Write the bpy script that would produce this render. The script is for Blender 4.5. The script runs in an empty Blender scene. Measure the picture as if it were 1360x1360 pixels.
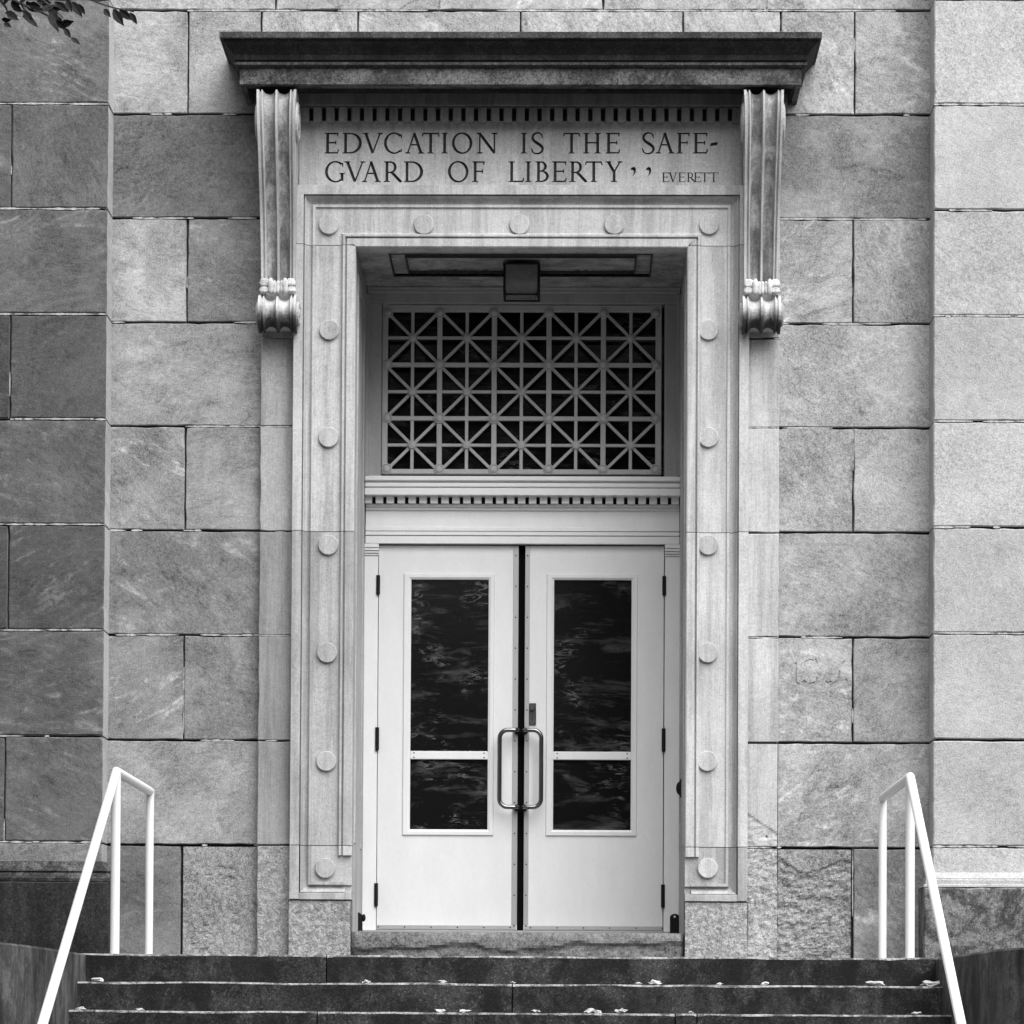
import bpy, bmesh, math, random
from mathutils import Vector, Matrix, Euler
random.seed(7)
S = bpy.context.scene
COL = S.collection
R = math.radians

# ------------------------------------------------------------------ camera
EYE = Vector((0.0, -20.0, 1.6))
FPX = 5000.0
PITCH, YAW, ROLL = 0.03350265, 0.01886181, 0.00560945
PPX, PPY = 658.568, 1208.897
M3 = (Matrix.Rotation(YAW, 3, 'Z') @ Matrix.Rotation(math.pi / 2 + PITCH, 3, 'X') @ Matrix.Rotation(ROLL, 3, 'Z'))
cd = bpy.data.cameras.new("camera")
cd.sensor_fit = 'HORIZONTAL'; cd.sensor_width = 36.0
cd.lens = FPX / 1360 * 36.0
cd.shift_x = (680 - PPX) / 1360; cd.shift_y = (PPY - 680) / 1360
cd.clip_start = 0.1; cd.clip_end = 2000
cam = bpy.data.objects.new("camera", cd); COL.objects.link(cam)
cam.matrix_world = Matrix.Translation(EYE) @ M3.to_4x4()
S.camera = cam

# ------------------------------------------------------------------ light
SUN_EL, SUN_AZ = R(56), R(31)          # azimuth measured from straight out of the wall towards the right
wd = bpy.data.worlds.new("World"); S.world = wd; wd.use_nodes = True
nt = wd.node_tree
bg = nt.nodes["Background"]; bg.inputs[1].default_value = 0.10
sk = nt.nodes.new("ShaderNodeTexSky"); sk.sky_type = 'NISHITA'; sk.sun_disc = False
sk.sun_elevation = SUN_EL; sk.sun_rotation = math.pi - SUN_AZ
sk.air_density = 1.0; sk.dust_density = 3.0
bwn = nt.nodes.new("ShaderNodeRGBToBW")          # the photograph is black and white
nt.links.new(sk.outputs[0], bwn.inputs[0]); nt.links.new(bwn.outputs[0], bg.inputs[0])
sl = bpy.data.lights.new("sun", 'SUN'); sl.energy = 2.3; sl.angle = R(72); sl.color = (1, 1, 1)
sun = bpy.data.objects.new("sun", sl); COL.objects.link(sun)
sd = Vector((math.sin(SUN_AZ) * math.cos(SUN_EL), -math.cos(SUN_AZ) * math.cos(SUN_EL), math.sin(SUN_EL)))
sun.rotation_euler = (-sd).to_track_quat('-Z', 'Y').to_euler()
sun.location = (6, -12, 14)
S.view_settings.view_transform = 'Standard'; S.view_settings.look = 'None'
S.view_settings.exposure = 1.28; S.view_settings.gamma = 1.0; S.view_settings.use_curve_mapping = False

# ------------------------------------------------------------------ measuring helpers (pixel of the 1360 photograph -> metres on a real plane)
def ray(px, py):
    return M3 @ Vector(((px - PPX) / FPX, -(py - PPY) / FPX, -1.0))
def W(px, py, Y):
    d = ray(px, py); return EYE + d * ((Y - EYE.y) / d.y)
def X(px, Y=0.0, py=700): return W(px, py, Y).x
def Z(py, Y=0.0, px=690): return W(px, py, Y).z
def atX(px, py, x):
    d = ray(px, py); return EYE + d * ((x - EYE.x) / d.x)
def atZ(px, py, z):
    d = ray(px, py); return EYE + d * ((z - EYE.z) / d.z)

# ------------------------------------------------------------------ object helpers
def thing(name, label, cat, loc=(0, 0, 0), group=None):
    o = bpy.data.objects.new(name, None); COL.objects.link(o)
    o.location = loc; o.empty_display_size = 0.2
    o['label'] = label; o['category'] = cat
    if group: o['group'] = group
    return o
def place(o, parent):
    """parent o keeping its vertices where they are in the world"""
    if parent is not None:
        o.parent = parent
        base = Vector((0, 0, 0)); p = parent
        while p is not None:
            base += p.location; p = p.parent
        o.location = o.location - base
    return o
def link_mesh(name, me, mat, parent=None, col=None, loc=(0, 0, 0)):
    o = bpy.data.objects.new(name, me); COL.objects.link(o); o.location = loc
    if mat is not None and not me.materials:
        for m in (mat if isinstance(mat, (list, tuple)) else [mat]): me.materials.append(m)
    if col is not None: o.color = (col, col, col, 1)
    return place(o, parent)
def mk(name, V, F, mat, parent=None, col=None, smooth=False, mi=None):
    me = bpy.data.meshes.new(name); me.from_pydata([tuple(v) for v in V], [], F); me.update()
    bm = bmesh.new(); bm.from_mesh(me); bmesh.ops.recalc_face_normals(bm, faces=bm.faces); bm.to_mesh(me); bm.free()
    o = link_mesh(name, me, mat, parent, col)
    if mi: me.polygons.foreach_set('material_index', mi)
    if smooth: me.polygons.foreach_set('use_smooth', [True] * len(me.polygons))
    return o
def fin(name, bm, mat, parent=None, col=None, smooth=False):
    me = bpy.data.meshes.new(name); bmesh.ops.recalc_face_normals(bm, faces=bm.faces); bm.to_mesh(me); bm.free()
    if smooth: me.polygons.foreach_set('use_smooth', [True] * len(me.polygons))
    return link_mesh(name, me, mat, parent, col)
def bbox(bm, x0, x1, y0, y1, z0, z1, b=0.003):
    if x1 < x0: x0, x1 = x1, x0
    if y1 < y0: y0, y1 = y1, y0
    if z1 < z0: z0, z1 = z1, z0
    r = bmesh.ops.create_cube(bm, size=1.0, matrix=Matrix.Translation(((x0 + x1) / 2, (y0 + y1) / 2, (z0 + z1) / 2)) @ Matrix.Diagonal((x1 - x0, y1 - y0, z1 - z0, 1)))
    if b > 0:
        es = list({e for v in r['verts'] for e in v.link_edges})
        bmesh.ops.bevel(bm, geom=es, offset=b, segments=1, affect='EDGES', clamp_overlap=True)
def box(name, x0, x1, y0, y1, z0, z1, mat, parent=None, col=None, b=0.003):
    bm = bmesh.new(); bbox(bm, x0, x1, y0, y1, z0, z1, b); return fin(name, bm, mat, parent, col)
def skin(rings, cap=True, close=True):
    """rings: lists of equal length; profile closed when close"""
    n = len(rings[0]); V = [p for r in rings for p in r]; F = []
    for i in range(len(rings) - 1):
        for j in range(n if close else n - 1):
            a = i * n + j; b = i * n + (j + 1) % n
            F.append((a, b, b + n, a + n))
    if cap:
        F.append(tuple(range(n - 1, -1, -1))); F.append(tuple(range((len(rings) - 1) * n, len(rings) * n)))
    return V, F
def tube_rings(path, r, n=14):
    """mitred pipe"""
    P = [Vector(p) for p in path]; rings = []
    d0 = (P[1] - P[0]).normalized()
    ref = Vector((1, 0, 0)) if abs(d0.x) < 0.9 else Vector((0, 0, 1))
    # the frame is carried along the path so that it never collapses
    for i, p in enumerate(P):
        if i == 0: d = (P[1] - P[0]).normalized(); nrm = d
        elif i == len(P) - 1: d = (P[-1] - P[-2]).normalized(); nrm = d
        else:
            d = (P[i] - P[i - 1]).normalized(); e = (P[i + 1] - P[i]).normalized(); nrm = (d + e).normalized()
        u = (ref - d * ref.dot(d)).normalized(); v = d.cross(u); ref = u
        rr = r[i] if isinstance(r, (list, tuple)) else r
        ring = []
        for k in range(n):
            a = 2 * math.pi * k / n; q = u * math.cos(a) * rr + v * math.sin(a) * rr
            q = q - d * (q.dot(nrm) / max(0.2, d.dot(nrm)))
            ring.append(p + q)
        rings.append(ring)
    return rings
def tube(name, path, r, mat, parent=None, n=14, col=None, smooth=True):
    V, F = skin(tube_rings(path, r, n)); o = mk(name, V, F, mat, parent, col)
    if smooth:
        o.data.polygons.foreach_set('use_smooth', [len(p.vertices) == 4 for p in o.data.polygons])
        try: o.data.set_sharp_from_angle(angle=R(50))
        except Exception: pass
    return o
def cyl_mesh(name, r, h, n=28, b=0.003, axis='Y'):
    """disc standing out of the wall: front at -h, back at 0"""
    prof = [(r, 0.0), (r, -h + b), (r - b, -h)]
    rings = [[(rr * math.cos(2 * math.pi * k / n), y, rr * math.sin(2 * math.pi * k / n)) for k in range(n)] for rr, y in prof]
    V, F = skin(rings)
    me = bpy.data.meshes.new(name); me.from_pydata(V, [], F); me.update()
    bm = bmesh.new(); bm.from_mesh(me); bmesh.ops.recalc_face_normals(bm, faces=bm.faces); bm.to_mesh(me); bm.free()
    return me

# cheap value noise for carved / broken surfaces
from mathutils import noise as mnoise
def fbm(x, y, z, o=4): return mnoise.fractal(Vector((x, y, z)), 1.0, 2.0, o)

# ------------------------------------------------------------------ materials
class NT:
    def __init__(s, name):
        s.m = bpy.data.materials.new(name); s.m.use_nodes = True; s.t = s.m.node_tree
        s.p = s.t.nodes["Principled BSDF"]; s.p.inputs["Roughness"].default_value = 0.85
        s.p.inputs["Specular IOR Level"].default_value = 0.3
    def n(s, typ, **kw):
        o = s.t.nodes.new(typ)
        for k, v in kw.items(): setattr(o, k, v)
        return o
    def l(s, a, b): s.t.links.new(a, b)
    def val(s, x, sock):
        if hasattr(x, 'default_value') or hasattr(x, 'is_linked'): s.l(x, sock)
        else: sock.default_value = x
    def math(s, op, a, b=0.0, c=None, clamp=False):
        o = s.n("ShaderNodeMath", operation=op); o.use_clamp = clamp
        s.val(a, o.inputs[0]); s.val(b, o.inputs[1])
        if c is not None: s.val(c, o.inputs[2])
        return o.outputs[0]
    def coords(s, rnd=True):
        tc = s.n("ShaderNodeTexCoord"); oi = s.n("ShaderNodeObjectInfo"); s.oi = oi
        if not rnd: return tc.outputs["Object"]
        va = s.n("ShaderNodeVectorMath", operation='ADD')
        sc = s.n("ShaderNodeVectorMath", operation='SCALE'); sc.inputs[0].default_value = (17.3, 5.1, 29.7)
        s.l(oi.outputs["Random"], sc.inputs[3]); s.l(tc.outputs["Object"], va.inputs[0]); s.l(sc.outputs[0], va.inputs[1])
        return va.outputs[0]
    def map(s, vec, scale, rot=(0, 0, 0)):
        o = s.n("ShaderNodeMapping"); o.inputs["Scale"].default_value = scale; o.inputs["Rotation"].default_value = rot
        s.l(vec, o.inputs[0]); return o.outputs[0]
    def rot(s, vec, ang):
        o = s.n("ShaderNodeVectorRotate", rotation_type='Y_AXIS'); s.l(vec, o.inputs["Vector"]); s.val(ang, o.inputs["Angle"]); return o.outputs[0]
    def noise(s, vec, scale, detail=3, rough=0.6, dist=0.0):
        o = s.n("ShaderNodeTexNoise"); s.l(vec, o.inputs["Vector"])
        o.inputs["Scale"].default_value = scale; o.inputs["Detail"].default_value = detail
        o.inputs["Roughness"].default_value = rough; o.inputs["Distortion"].default_value = dist
        return o.outputs["Fac"]
    def ramp(s, f, lo, hi, a=0.0, b=1.0):
        o = s.n("ShaderNodeMapRange"); o.interpolation_type = 'SMOOTHSTEP'
        s.val(f, o.inputs[0]); o.inputs[1].default_value = lo; o.inputs[2].default_value = hi
        o.inputs[3].default_value = a; o.inputs[4].default_value = b; return o.outputs[0]
    def grey(s, v):
        c = s.n("ShaderNodeCombineColor"); s.l(v, c.inputs[0]); s.l(v, c.inputs[1]); s.l(v, c.inputs[2])
        s.l(c.outputs[0], s.p.inputs["Base Color"])
    def bump(s, h, strength=0.3, dist=0.004):
        b = s.n("ShaderNodeBump"); b.inputs["Strength"].default_value = strength; b.inputs["Distance"].default_value = dist
        s.l(h, b.inputs["Height"]); s.l(b.outputs[0], s.p.inputs["Normal"])

def stone(name, base=None, grain=0.9, mid=0.8, big=0.5, vein=0.9, tool=0.0, streak=0.0, blot=0.0, pit=0.0, bump=0.35, lo=0.003, ssc=(26, 26, 1.2), bsc=5.5, speck=0.0, wisp=False, patch=0.0, lam=0.0, soot=None):
    """weathered stone; base None takes the object's own colour"""
    s = NT(name); v = s.coords()
    if base is None:
        sep = s.n("ShaderNodeSeparateColor"); s.l(s.oi.outputs["Color"], sep.inputs[0]); b0 = sep.outputs[0]
    else: b0 = base
    g1 = s.noise(v, 130, 2, 0.7); g2 = s.noise(v, 42, 4, 0.75); g3 = s.noise(v, 2.6, 5, 0.6)
    f = s.math('MULTIPLY_ADD', s.math('SUBTRACT', g1, 0.5), grain * 2.6, 1.0)
    f = s.math('ADD', f, s.math('MULTIPLY', s.math('SUBTRACT', g2, 0.5), mid * 2.0))
    f = s.math('ADD', f, s.math('MULTIPLY', s.math('SUBTRACT', g3, 0.5), big * 2.0))
    h = s.math('ADD', s.math('MULTIPLY', g1, 0.4), g2)
    if lam:
        an = s.math('MULTIPLY_ADD', s.oi.outputs["Random"], 1.5, -1.3)
        t = s.noise(s.map(s.rot(v, an), (11, 11, 34)), 1.0, 7, 0.72, 1.1)
        f = s.math('ADD', f, s.math('MULTIPLY', s.math('MULTIPLY', s.math('SUBTRACT', t, 0.47), lam * 2), s.ramp(s.noise(v, 2.2, 3), 0.36, 0.62, 0.25, 1.2)))
        h = s.math('ADD', h, s.math('MULTIPLY', t, 0.8))
    if patch:
        t = s.noise(v, 3.2, 6, 0.62, 0.5); f = s.math('ADD', f, s.math('MULTIPLY', s.ramp(t, 0.44, 0.60, -1, 1), patch))
    if soot:
        sx = s.n("ShaderNodeSeparateXYZ"); tcs = s.n("ShaderNodeTexCoord"); s.l(tcs.outputs["Object"], sx.inputs[0])
        zz = s.math('ADD', sx.outputs[2], s.math('MULTIPLY', s.math('SUBTRACT', s.noise(s.map(v, (24, 24, 6)), 1.0, 5, 0.7), 0.5), 0.16))
        f = s.math('MULTIPLY', f, s.ramp(zz, soot[0], soot[1], 0.10, 1.0))
    if speck:
        f = s.math('ADD', s.math('MULTIPLY', f, 0.8), s.math('MULTIPLY', s.ramp(s.noise(v, 95, 3, 0.75), 0.54, 0.68), speck))
    if vein:
        ang = s.math('MULTIPLY_ADD', s.oi.outputs["Random"], 1.9, -1.2)
        rv = s.map(s.rot(v, ang), (1.8, 1.8, 5.2))
        a = s.noise(rv, 1.6, 9, 0.66, 2.3)
        w = s.math('MULTIPLY', s.ramp(a, 0.50, 0.68), s.ramp(s.noise(v, 1.9, 3), 0.36, 0.58, 0.22, 1.0))
        w = s.math('MULTIPLY', w, s.ramp(g2, 0.34, 0.60, 0.25, 1.0))
        if wisp: w = s.math('MULTIPLY', w, s.ramp(s.noise(v, 11, 4, 0.7, 0.8), 0.38, 0.56, 0.35, 1.15))
        if wisp:
            rr_ = s.math('FRACT', s.math('MULTIPLY', s.oi.outputs["Random"], 7.31)); w = s.math('MULTIPLY', w, s.ramp(rr_, 0.1, 0.9, 0.35, 1.25))
        w = s.math('MULTIPLY', w, s.math('SUBTRACT', 1.05, s.math('MULTIPLY', b0, 1.6)), clamp=True)
        f = s.math('ADD', f, s.math('MULTIPLY', w, vein))
        d = s.math('MULTIPLY', s.ramp(a, 0.46, 0.30), 0.25 * vein)
        f = s.math('SUBTRACT', f, d)
    if tool:
        t = s.noise(s.map(v, (170, 40, 7)), 1.0, 2, 0.5)
        f = s.math('ADD', f, s.math('MULTIPLY', s.math('SUBTRACT', t, 0.5), tool * 2))
        h = s.math('ADD', h, s.math('MULTIPLY', t, 0.8))
    if streak:
        t = s.noise(s.map(v, ssc), 1.0, 5, 0.65, 0.15)
        w = s.math('MULTIPLY', s.ramp(t, 0.44, 0.62), streak)
        f = s.math('MULTIPLY', f, s.math('SUBTRACT', 1.0, w))
    if blot:
        t = s.noise(v, bsc, 7, 0.74, 0.4)
        w = s.math('MULTIPLY', s.ramp(t, 0.44, 0.58), blot)
        f = s.math('MULTIPLY', f, s.math('SUBTRACT', 1.0, w))
    if pit:
        t = s.noise(v, 34, 4, 0.6, 1.2); w = s.ramp(t, 0.44, 0.56)
        f = s.math('MULTIPLY', f, s.math('MULTIPLY_ADD', w, 0.6 * pit, 1 - 0.42 * pit))
        h = s.math('ADD', h, s.math('MULTIPLY', w, 1.5 * pit))
    f = s.math('MAXIMUM', s.math('MULTIPLY', s.math('MAXIMUM', f, 0.08), b0), lo)
    f = s.math('MINIMUM', f, 0.82)
    s.grey(f); s.bump(h, bump, 0.006)
    return s.m
def paint(name, base, rough=0.45, dirt=0.08, bump=0.08, spec=0.4, metal=0.0, sc=(9, 9, 3), marks=0.0):
    s = NT(name); v = s.coords(); t = s.noise(s.map(v, sc), 1.0, 5, 0.7); g = s.noise(v, 60, 3)
    f = s.math('MULTIPLY', s.math('MULTIPLY_ADD', s.math('SUBTRACT', t, 0.5), dirt * 2, 1.0), base)
    f = s.math('MULTIPLY', f, s.math('MULTIPLY_ADD', s.math('SUBTRACT', g, 0.5), dirt, 1.0))
    if marks:
        k = s.noise(s.map(v, (16, 16, 9)), 1.0, 8, 0.82, 0.3); f = s.math('MULTIPLY', f, s.ramp(k, 0.62, 0.72, 1.0, 1.0 - marks))
    s.grey(f); s.p.inputs["Roughness"].default_value = rough; s.p.inputs["Specular IOR Level"].default_value = spec
    s.p.inputs["Metallic"].default_value = metal
    if bump: s.bump(s.math('ADD', t, g), bump, 0.003)
    return s.m
def glass(name, seed, spec=0.30):
    s = NT(name); tc = s.coords(False)
    mp = s.n("ShaderNodeMapping"); mp.inputs["Location"].default_value = (seed, seed * 2, seed * 3)
    mp.inputs["Rotation"].default_value = (0, R(12 if seed < 2 else 32), 0); mp.inputs["Scale"].default_value = (3.0, 3.0, 12.0)
    s.l(tc, mp.inputs[0]); v = mp.outputs[0]
    a = s.noise(v, 2.6, 10, 0.66, 0.9)
    thin = s.math('SUBTRACT', 1.0, s.math('MULTIPLY', s.math('ABSOLUTE', s.math('SUBTRACT', a, 0.56)), 26.0), clamp=True)
    w = s.math('MULTIPLY', s.math('MULTIPLY', thin, s.ramp(s.noise(tc, 4.5, 3), 0.50, 0.70)), 0.40)
    w = s.math('ADD', w, s.math('MULTIPLY', s.ramp(s.noise(v, 0.9, 8, 0.72, 0.5), 0.50, 0.72), 0.16))
    s.grey(s.math('MULTIPLY_ADD', w, 0.36, 0.006))
    s.l(s.math('MULTIPLY_ADD', w, 0.4, 0.07), s.p.inputs["Roughness"])
    s.p.inputs["Specular IOR Level"].default_value = spec
    s.bump(a, 0.05, 0.004)
    return s.m

M_ASH = stone("ashlar_stone", None, grain=0.68, mid=0.50, big=0.55, vein=1.25, wisp=True, patch=0.13, lam=0.62)
M_ASHR = stone("pale_ashlar_stone", None, grain=0.62, mid=0.40, big=0.30, vein=0.30, wisp=True, patch=0.04, lam=0.35)
M_RETURN = stone("lit_return_stone", 0.40, grain=0.5, mid=0.5, big=0.4, vein=0.0)  # paler side faces put the light from the right into the colour
M_ROUGH = stone("spalled_stone", None, grain=1.0, mid=1.3, big=0.6, vein=0.3, bump=0.7)
M_LIME = stone("dressed_limestone", None, grain=0.34, mid=0.28, big=0.34, vein=0.0, tool=0.18, streak=0.24, ssc=(13, 13, 0.7), bump=0.2)
M_PITTED = stone("pitted_limestone", None, grain=0.7, mid=0.9, big=0.4, vein=0.0, pit=0.55, bump=0.5)
M_FLUTE = stone("rain_streaked_limestone", 0.37, grain=0.5, mid=0.6, big=0.4, vein=0.0, streak=0.55, bump=0.25, ssc=(11, 11, 1.0), blot=0.35, bsc=9)
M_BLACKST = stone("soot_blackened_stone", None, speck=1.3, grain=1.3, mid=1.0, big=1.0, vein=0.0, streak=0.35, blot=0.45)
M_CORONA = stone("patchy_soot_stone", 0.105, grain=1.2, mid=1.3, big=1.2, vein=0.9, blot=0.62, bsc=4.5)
M_PLINTH = stone("grime_stained_plinth_stone", None, speck=0.8, grain=1.2, mid=1.3, big=1.0, vein=0.3, blot=0.7, bsc=8)
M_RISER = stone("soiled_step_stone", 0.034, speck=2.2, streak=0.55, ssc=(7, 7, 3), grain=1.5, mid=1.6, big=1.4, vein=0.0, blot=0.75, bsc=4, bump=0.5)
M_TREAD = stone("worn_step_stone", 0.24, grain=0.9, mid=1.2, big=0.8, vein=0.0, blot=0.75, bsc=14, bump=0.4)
M_FOOT = stone("scroll_foot_limestone", None, grain=0.4, mid=0.4, big=0.3, vein=0.0, tool=0.1, soot=(W(690, 428, -0.28).z, W(690, 402, -0.28).z))  # foot gets darker towards its bottom, with a ragged edge
M_UNDER = stone("scroll_underside_dark", 0.10, grain=0.8, mid=0.8, big=0.6, vein=0.0, blot=0.75, bsc=16)
M_WING = stone("streaked_wall_stone", 0.085, grain=0.8, mid=0.8, big=1.2, vein=0.0, streak=0.60, ssc=(8, 8, 1.3), blot=0.55, bsc=6)
M_SOFFIT = stone("soffit_stone", 0.36, grain=0.6, mid=0.6, big=0.7, vein=0.0, blot=0.4)
M_GROOVE = stone("soffit_groove_shade", 0.05, grain=0.8, mid=0.8, big=0.6, vein=0.0)
M_MORTAR = stone("white_mortar", 0.40, grain=0.5, mid=0.6, big=0.3, vein=0.0)
M_GAP = stone("joint_grime_gap_shade", 0.025, grain=0.8, mid=0.6, big=0.4, vein=0.0)
M_INCISE = stone("incised_shade", 0.050, grain=0.6, mid=0.5, big=0.4, vein=0.0)  # cut faces coloured darker to deepen the shade inside the letters
M_WHITE = paint("white_door_paint", 0.66, rough=0.42, dirt=0.10, marks=0.22)
M_WFRAME = paint("white_frame_paint", 0.70, rough=0.5, dirt=0.10)
M_UPPAINT = paint("upper_frame_paint", 0.34, rough=0.6, dirt=0.35, bump=0.2)  # greyer paint for the head and stiles round the transom
M_GRILLE = paint("grey_grille_paint", 0.44, rough=0.5, dirt=0.25, bump=0.2)
M_RAIL = paint("white_rail_paint", 0.74, rough=0.38, dirt=0.10, marks=0.30)
M_BLACK = paint("black_iron", 0.005, rough=0.6, dirt=0.2, spec=0.2)
M_SEAL = paint("black_rubber", 0.004, rough=0.9, dirt=0.1, spec=0.05)
M_STEEL = paint("polished_steel", 0.20, rough=0.14, dirt=0.08, metal=1.0, bump=0.02)
M_STRIP = paint("dull_aluminium", 0.42, rough=0.45, dirt=0.15, metal=0.7)
M_LOCK = paint("tarnished_brass_plate", 0.10, rough=0.35, dirt=0.3, metal=0.8)
M_LAMPG = paint("frosted_lamp_glass", 0.17, rough=0.25, dirt=0.4, sc=(12, 12, 12))
M_GLASS1 = glass("smeared_dark_glass", 1.3)
M_GLASS2 = glass("scratched_dark_glass", 4.7)
M_GLASS3 = glass("dusty_transom_glass", 9.2, 0.12)
M_LEAF = paint("leaf_green", 0.020, rough=0.7, dirt=0.3, bump=0, spec=0.12)
M_BARK = stone("tree_bark", 0.06, grain=0.8, mid=1.0, big=0.5, vein=0.0, streak=0.5)
M_DRY = paint("dry_leaf", 0.40, rough=0.8, dirt=0.3, bump=0.2)
M_GRASS = stone("lawn_ground", 0.06, grain=1.0, mid=1.2, big=0.8, vein=0.0)

# ------------------------------------------------------------------ the setting
g = mk("ground", [(-400, -400, 0), (400, -400, 0), (400, 400, 0), (-400, 400, 0)], [(0, 1, 2, 3)], M_GRASS)
g['kind'] = 'structure'

# course lines (metres above ground) shared by the recessed wall and both piers
CZ = [1.6 + z for z in (6.056, 5.495, 4.9335, 4.372, 3.810, 3.2515, 2.6920, 2.1320, 1.570, 1.010)]
TOP = CZ[0] + 0.56
YP = -0.225                                   # face of the piers
GAP = 0.0095
VGAP = 0.0065

def block(name, x0, x1, z0, z1, yf, yb, mat, parent, col, rough=None, edge=0.004, side_mat=None):
    """one ashlar stone with slightly chipped arrises; rough = function(x, z) -> extra depth for broken faces"""
    rnd = random.Random(round(x0 * 911 + z0 * 353 + yf * 77, 3))
    def side(a, b, n): return [a + (b - a) * i / n for i in range(n)]
    nx = max(2, int((x1 - x0) / 0.06)); nz = max(2, int((z1 - z0) / 0.06))
    per = [(x, z0) for x in side(x0, x1, nx)] + [(x1, z) for z in side(z0, z1, nz)] + [(x, z1) for x in side(x1, x0, nx)] + [(x0, z) for z in side(z1, z0, nz)]
    cx, cz = (x0 + x1) / 2, (z0 + z1) / 2
    def inset(p, d):
        x, z = p
        lx = min(max(x, x0 + d), x1 - d); lz = min(max(z, z0 + d), z1 - d)
        return lx, lz
    jit = [rnd.random() ** 3 * 0.0045 for _ in per]
    yf = yf + rnd.uniform(-0.0015, 0.0015)
    r0 = [(x, yb, z) for x, z in per]
    r1 = [(inset(p, j)[0], yf + edge + j, inset(p, j)[1]) for p, j in zip(per, jit)]
    r2 = [(inset(p, edge + j)[0], yf, inset(p, edge + j)[1]) for p, j in zip(per, jit)]
    if rough is None:
        V, F = skin([r0, r1, r2]); n_ = len(per)
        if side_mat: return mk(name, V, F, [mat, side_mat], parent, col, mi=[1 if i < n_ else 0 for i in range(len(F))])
        return mk(name, V, F, mat, parent, col)
    V, F = skin([r0, r1], cap=False)
    # broken face: a fine grid
    gx = max(8, int((x1 - x0) / 0.009)); gz = max(8, int((z1 - z0) / 0.009)); o = len(V)
    for j in range(gz + 1):
        for i in range(gx + 1):
            x = x0 + edge + (x1 - x0 - 2 * edge) * i / gx; z = z0 + edge + (z1 - z0 - 2 * edge) * j / gz
            V.append((x, yf + rough(x, z), z))
    for j in range(gz):
        for i in range(gx):
            a = o + j * (gx + 1) + i; F.append((a, a + 1, a + gx + 2, a + gx + 1))
    return mk(name, V, F, mat, parent, col, smooth=False)

def mortar(name, runs, parent, seed):
    """pointing left in the joints: runs = (horizontal?, a0, a1, centre, y, share of mortar); ragged, thinning out at both ends"""
    rnd = random.Random(seed); V = []; F = []
    for hor, a0, a1, c, y, p in runs:
        a = a0; g = (GAP if hor else VGAP) / 2
        while a < a1 - 0.004:
            ln = rnd.choice((0.03, 0.06, 0.10, 0.18, 0.34)) * rnd.uniform(0.6, 1.4); b = min(a1, a + ln)
            if rnd.random() < p:
                n = max(4, int((b - a) / 0.008)); o = len(V); off = rnd.uniform(-0.3, 0.3) * g
                for i in range(n + 1):
                    t = a + (b - a) * i / n
                    tp = min(1.0, 0.25 + 3.2 * min(i, n - i) / n)
                    w = (0.80 + 0.55 * fbm(t * 26, seed + c, y, 4)) * tp; w = max(0.12, min(1.35, w))
                    hi = min(g + 0.0018, off + g * w * 1.15 + rnd.uniform(-0.0006, 0.0006)); lo = max(-g - 0.0018, off - g * w + rnd.uniform(-0.0006, 0.0006))
                    if hi - lo < 0.0006: hi = lo + 0.0006
                    yy = y + 0.003 * abs(fbm(t * 40, c, 3.0, 2))
                    for q, d in ((c + lo, yy), (c + hi, yy), (c + hi, y + 0.02), (c + lo, y + 0.02)):
                        V.append((t, d, q) if hor else (q, d, t))
                for i in range(n):
                    for k in range(4):
                        A = o + i * 4 + k; B = o + i * 4 + (k + 1) % 4
                        F.append((A, B, B + 4, A + 4))
                F.append((o, o + 1, o + 2, o + 3)); F.append((o + n * 4 + 3, o + n * 4 + 2, o + n * 4 + 1, o + n * 4))
            a = b
    m = mk(name, V, F, M_MORTAR, parent); m['kind'] = 'stuff'; return m

# landing / rail measurements (needed by the walls that stand on them)
XRL = W(197.5, 1180, -0.16).x
XRR = W(1172.6, 1180, -0.16).x
NEAR_L = atX(153.3, 1150, XRL); NEAR_R = atX(1208.6, 1150, XRR)
YL = (NEAR_L.y + NEAR_R.y) / 2 - 0.11           # front edge of the landing
ZL = Z(1269.5, YL)                              # top of the landing
RISE = 0.139; TREAD = 0.29

# ---- recessed wall
def lin(v): return (v / 255.0) ** 2.2
KW = 1.0                                        # photograph tone -> stone reflectance
wall = thing("stone_wall", "recessed grey ashlar wall of large veined blocks around the doorway, between the two piers", "wall", (-0.25, 0, ZL))
XWL, XWR = X(141, 0, 700), X(1243, 0, 700)
XL_IN, XR_IN = X(352, 0, 800), X(1028, 0, 800)
rows = [
    (0, None, [(None, 150)]),
    (1, [366, 583, 801, 1018], [156, 153, 156, 156, 153]),
    (2, [250, 347, 475, 691, 907, 1037, 1135], [146, 144, 154, 156, 156, 156, 156, 152]),
]
side_rows = {3: ([], [104], [], [126]), 4: ([248.5], [150, 118], [1133], [152, 145]), 5: ([], [138], [], [152]),
             6: ([246], [130, 130], [1133], [150, 152]), 7: ([], [112], [], [136]), 8: ([244], [124, 120], [1132.5], [146, 136]),
             9: ([], [136], [], [146])}
runs = []
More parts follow.
